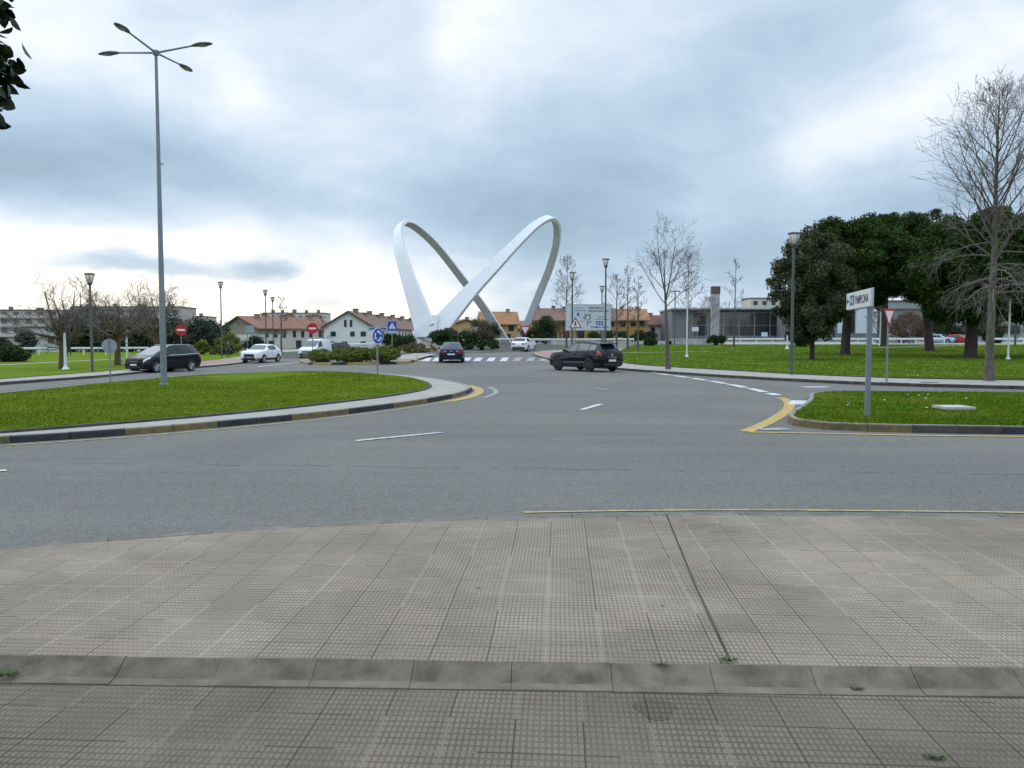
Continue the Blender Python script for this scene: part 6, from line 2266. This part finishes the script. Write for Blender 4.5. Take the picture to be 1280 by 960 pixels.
HATCH = dict(w=.86, r=.31, axles=(1.25, -1.22), rim=RIM_S, ws=(3, 4), rw=(6, 7), rwe=.22,
             st=[(2.0, .30, .60, .68, .56, .64, .58, .44), (1.9, .20, .75, .83, .74, .80, .74, .58), (1.5, .17, .87, .94, .82, .848, .80, .66), (.85, .17, .92, 1.0, .83, .86, .825, .68),
                 (.12, .17, .93, 1.40, .83, .86, .825, .57), (-.45, .17, .94, 1.455, .83, .86, .825, .58), (-1.35, .17, .98, 1.41, .83, .86, .82, .56), (-1.85, .22, .93, 1.0, .80, .84, .79, .62),
                 (-2.0, .32, .80, .88, .70, .77, .72, .58)],
             side=[(3.62, 4.92, 4.95, 4.30), (5.02, 6.15, 5.95, 5.05)], seams=(3.35, 4.97), handles=(4.7, 5.9), mirror=(3.5, 4.1),
             head=[((.45, 3.4), (1.4, 3.7), (1.5, 4.1), (.6, 4.0))], tail=[((6.6, 3.75), (7.8, 3.6), (7.9, 4.15), (6.5, 4.2))],
             rear=((.62, .52, .11, PLATE, 'number_plate'), (.38, 1.3, .18, BLACK, 'bumper')), front=((.5, .8, .14, BLACK, 'grille'), (.36, 1.1, .12, BLACK, 'bumper'), (.46, .5, .1, PLATE, 'number_plate')),
             extra=(('taillight', -2.0, .52, .80, .05, .26, .16, RED_L), ('taillight', -2.0, -.52, .80, .05, .26, .16, RED_L)))
VAN = dict(w=.86, r=.31, axles=(1.36, -1.28), rim=RIM_D, ws=(2, 4), rw=(7, 8), rwe=.35,
           st=[(2.05, .30, .62, .72, .60, .68, .62, .48), (1.96, .20, .80, .88, .78, .82, .77, .62), (1.45, .18, .98, 1.06, .83, .855, .82, .70), (.95, .18, 1.04, 1.42, .84, .86, .84, .68),
               (.45, .18, 1.06, 1.73, .84, .86, .84, .66), (-.1, .18, 1.06, 1.83, .84, .86, .84, .72), (-.9, .18, 1.06, 1.85, .84, .86, .84, .74), (-1.85, .19, 1.06, 1.82, .84, .86, .835, .74),
               (-2.02, .22, 1.04, 1.60, .83, .85, .82, .72), (-2.05, .26, .98, 1.4, .81, .83, .80, .70)],
           side=[(2.85, 4.8, 4.6, 3.55)], seams=(3.0, 4.9), handles=(4.6,), mirror=(3.0, 4.15), mirror_m=BLACK,
           head=[((.45, 3.4), (1.35, 3.6), (1.45, 4.2), (.6, 4.1))], tail=[((8.2, 3.4), (8.9, 3.4), (8.9, 4.4), (8.2, 4.4))],
           rear=((.62, .52, .11, PLATE, 'number_plate'),), front=((.62, .7, .12, BLACK, 'grille'), (.38, 1.25, .22, BLACK, 'bumper'), (.42, .5, .11, PLATE, 'number_plate')),
           extra=(('bumper_corner', 1.9, .72, .38, .3, .2, .2, BLACK), ('bumper_corner', 1.9, -.72, .38, .3, .2, .2, BLACK)))
for s_ in (CROSS,): s_.pop('mirror_m')

P_BLACK = paint('black car paint', (.003, .0035, .005), .1)
P_GREY = paint('dark graphite paint', (.010, .011, .015), .15)
P_WHITE = paint('white car paint', (.74, .75, .77), .3)
P_BLUE = paint('dark blue paint', (.012, .018, .055), .22)
P_PURP = paint('dark violet blue paint', (.020, .018, .050), .25)

loc, rz = heading(731, 463.5, -139)
car('parked_suv', 'black sport utility car seen from its rear left corner in the junction', 'car', SUV, P_BLACK, loc, rz).name = 'suv_car'
loc, rz = heading(205, 464.6, -46)
car('minivan_car', 'dark graphite minivan with chrome window line behind the tall lamp pole', 'car', MPV, P_GREY, loc, rz)
loc, rz = heading(327, 453.2, -27)
car('crossover_car', 'white crossover car with black grille coming round the left bend', 'car', CROSS, P_WHITE, loc, rz)
loc, rz = heading(565, 452.2, 178.5)
car('sedan_car', 'dark blue saloon car seen from behind at the pedestrian crossing', 'car', SEDAN, P_BLUE, loc, rz)
loc, rz = heading(655, 0, 163, Y=84)
car('hatchback_car', 'white hatchback seen from behind turning round the roundabout', 'car', HATCH, P_WHITE, loc, rz)
loc, rz = heading(394, 0, -26, Y=79)
car('delivery_van', 'small white delivery van with black bumper behind the median hedge', 'van', VAN, P_WHITE, loc, rz)
loc, rz = heading(416.5, 0, -70, Y=86)
car('hatchback_car', 'dark violet hatchback half hidden behind the white van', 'car', HATCH, P_PURP, loc, rz)
loc, rz = heading(1176, 0, 70, Y=124)
car('hatchback_car', 'blue-white parked car behind the guardrail right of the middle pine trunk', 'car', HATCH, paint('pale blue paint', (.42, .48, .58), .3), loc, rz)
loc, rz = heading(1199, 0, 76, Y=123)
car('hatchback_car', 'red parked car behind the guardrail between two pine trunks', 'car', HATCH, paint('red paint', (.36, .03, .035), .3), loc, rz)
loc, rz = heading(1115, 0, 82, Y=126)
car('hatchback_car', 'silver parked car behind the guardrail near the yield sign', 'car', HATCH, paint('silver paint', (.42, .43, .45), .3), loc, rz)

# ------------------------------------------------------------------ people


def person(label, px_, py_, ht, yaw, top_m, leg_m, skin_m, hair_m, stride=.18, Y=None, zo=.15):
    g = GX(px_, Y) if Y else G(px_, py_, zo)
    t = thing('person', label, 'person', (g.x, g.y, H(g.x, g.y) + zo), yaw)
    k = ht / 1.75
    J = dict(pel=(0, 0, .95, .135), wai=(0, .01, 1.08, .125), che=(0, .01, 1.30, .155), nek=(0, .0, 1.48, .055), hd0=(0, -.015, 1.56, .075), hd1=(0, -.02, 1.66, .098), hd2=(0, -.01, 1.73, .06),
             lh=(.095, 0, .88, .092), lk=(.10, -stride * .5 - .02, .50, .062), la=(.10, -stride, .10, .042), lt=(.10, -stride - .17, .035, .035),
             rh=(-.095, 0, .88, .092), rk=(-.10, stride * .35 - .05, .50, .062), ra=(-.10, stride, .11, .042), rt=(-.10, stride - .15, .035, .035),
             ls=(.19, .01, 1.40, .062), le=(.235, .06, 1.13, .045), lw=(.23, -.06, .90, .032), lf=(.22, -.10, .80, .028),
             rs=(-.19, .01, 1.40, .062), re=(-.235, .02, 1.13, .045), rw=(-.23, -.10, .91, .032), rf=(-.22, -.14, .82, .028))
    names = list(J)
    ed = [('pel', 'wai'), ('wai', 'che'), ('che', 'nek'), ('nek', 'hd0'), ('hd0', 'hd1'), ('hd1', 'hd2'), ('pel', 'lh'), ('lh', 'lk'), ('lk', 'la'), ('la', 'lt'), ('pel', 'rh'), ('rh', 'rk'), ('rk', 'ra'), ('ra', 'rt'),
          ('che', 'ls'), ('ls', 'le'), ('le', 'lw'), ('lw', 'lf'), ('che', 'rs'), ('rs', 're'), ('re', 'rw'), ('rw', 'rf')]
    me = bpy.data.meshes.new('body')
    me.from_pydata([tuple(c * k for c in J[n][:3]) for n in names], [(names.index(a), names.index(b_)) for a, b_ in ed], [])
    o = bpy.data.objects.new('body', me)
    COL.objects.link(o)
    sk = o.modifiers.new('skin', 'SKIN')
    for i, n in enumerate(names):
        me.skin_vertices[0].data[i].radius = (J[n][3] * k,) * 2
    me.skin_vertices[0].data[0].use_root = True
    o.modifiers.new('sub', 'SUBSURF').levels = 2
    dg = bpy.context.evaluated_depsgraph_get()
    m2 = bpy.data.meshes.new_from_object(o.evaluated_get(dg))
    bpy.data.objects.remove(o)
    for q in (leg_m, top_m, skin_m): 
        m2.materials.append(q)
    for p in m2.polygons:
        z = p.center.z / k
        arm = abs(p.center.x / k) > .185
        p.material_index = 2 if z > 1.49 or (arm and z < .93) else (1 if z > .9 or arm else 0)
        p.use_smooth = True
    b_ = bpy.data.objects.new('body', m2)
    COL.objects.link(b_)
    b_.parent = t
    bm = bmesh.new()
    bmesh.ops.create_uvsphere(bm, u_segments=14, v_segments=9, radius=1, matrix=Matrix.Translation((0, .015 * k, 1.685 * k)) @ Matrix.Diagonal((.105 * k, .115 * k, .10 * k, 1)))
    for v in list(bm.verts):
        if v.co.y < -.03 * k and v.co.z < 1.70 * k: bm.verts.remove(v)
    obj('hair', bm, hair_m, t, smooth=True)
    return t


CL_D = mat('black jacket', (.015, .015, .018), .9)
CL_J = mat('dark trousers', (.022, .024, .032), .9)
CL_G = mat('grey brown coat', (.07, .062, .058), .9)
SKIN = mat('skin', (.48, .30, .22), .6)
HAIR = mat('dark hair', (.02, .015, .012), .7)
person('pedestrian in black jacket walking on the left lawn beside the white post', 86.5, 0, 1.75, .9, CL_D, CL_J, SKIN, HAIR, Y=86)
person('pedestrian in grey brown coat walking on the left pavement left of the white crossover', 285.5, 0, 1.72, .5, CL_G, CL_J, SKIN, HAIR, Y=78, zo=.13)

# ------------------------------------------------------------------ small weeds in the paving joints


def weed(label, px_, py_, zo, s, seed):
    g = G(px_, py_, zo)
    rw = np.random.default_rng(seed)
    n = 46
    a = rw.uniform(0, 2 * PI, n)
    c = np.stack([g.x + rw.normal(0, s * .8, n), g.y + rw.normal(0, s * .25, n), np.full(n, zo)], 1)
    L = s * rw.uniform(.4, 1.1, n)
    tip = c + np.stack([np.cos(a) * L * .8, np.sin(a) * L * .8, L * .55], 1)
    sd_ = np.stack([-np.sin(a), np.cos(a), np.zeros(n)], 1) * (L * .16)[:, None]
    mid = c * .45 + tip * .55
    mid[:, 2] += L * .12
    v = np.stack([c, mid + sd_, tip, mid - sd_], 1)
    return tag(quads_mesh('weed', v, 4, mat('weed leaves', (.07, .10, .025), .8, var=.3, vscale=20)), label, 'weed', 'weeds in the paving joints')


weed('small green weed at the kerb strip at the far left', 9, 846, N_H + .02, .05, 1)
weed('weed tuft where the long mossy joint meets the kerb strip', 910, 826, P_H + .004, .03, 2)
weed('thin line of weeds above the kerb strip, left of the mossy joint', 826, 831, P_H + .006, .02, 3)
weed('small weed in the near paving at the lower right', 1168, 948, N_H + .002, .028, 4)
weed('tiny weed below the kerb strip right of the mossy joint', 1072, 862, N_H + .008, .022, 5)
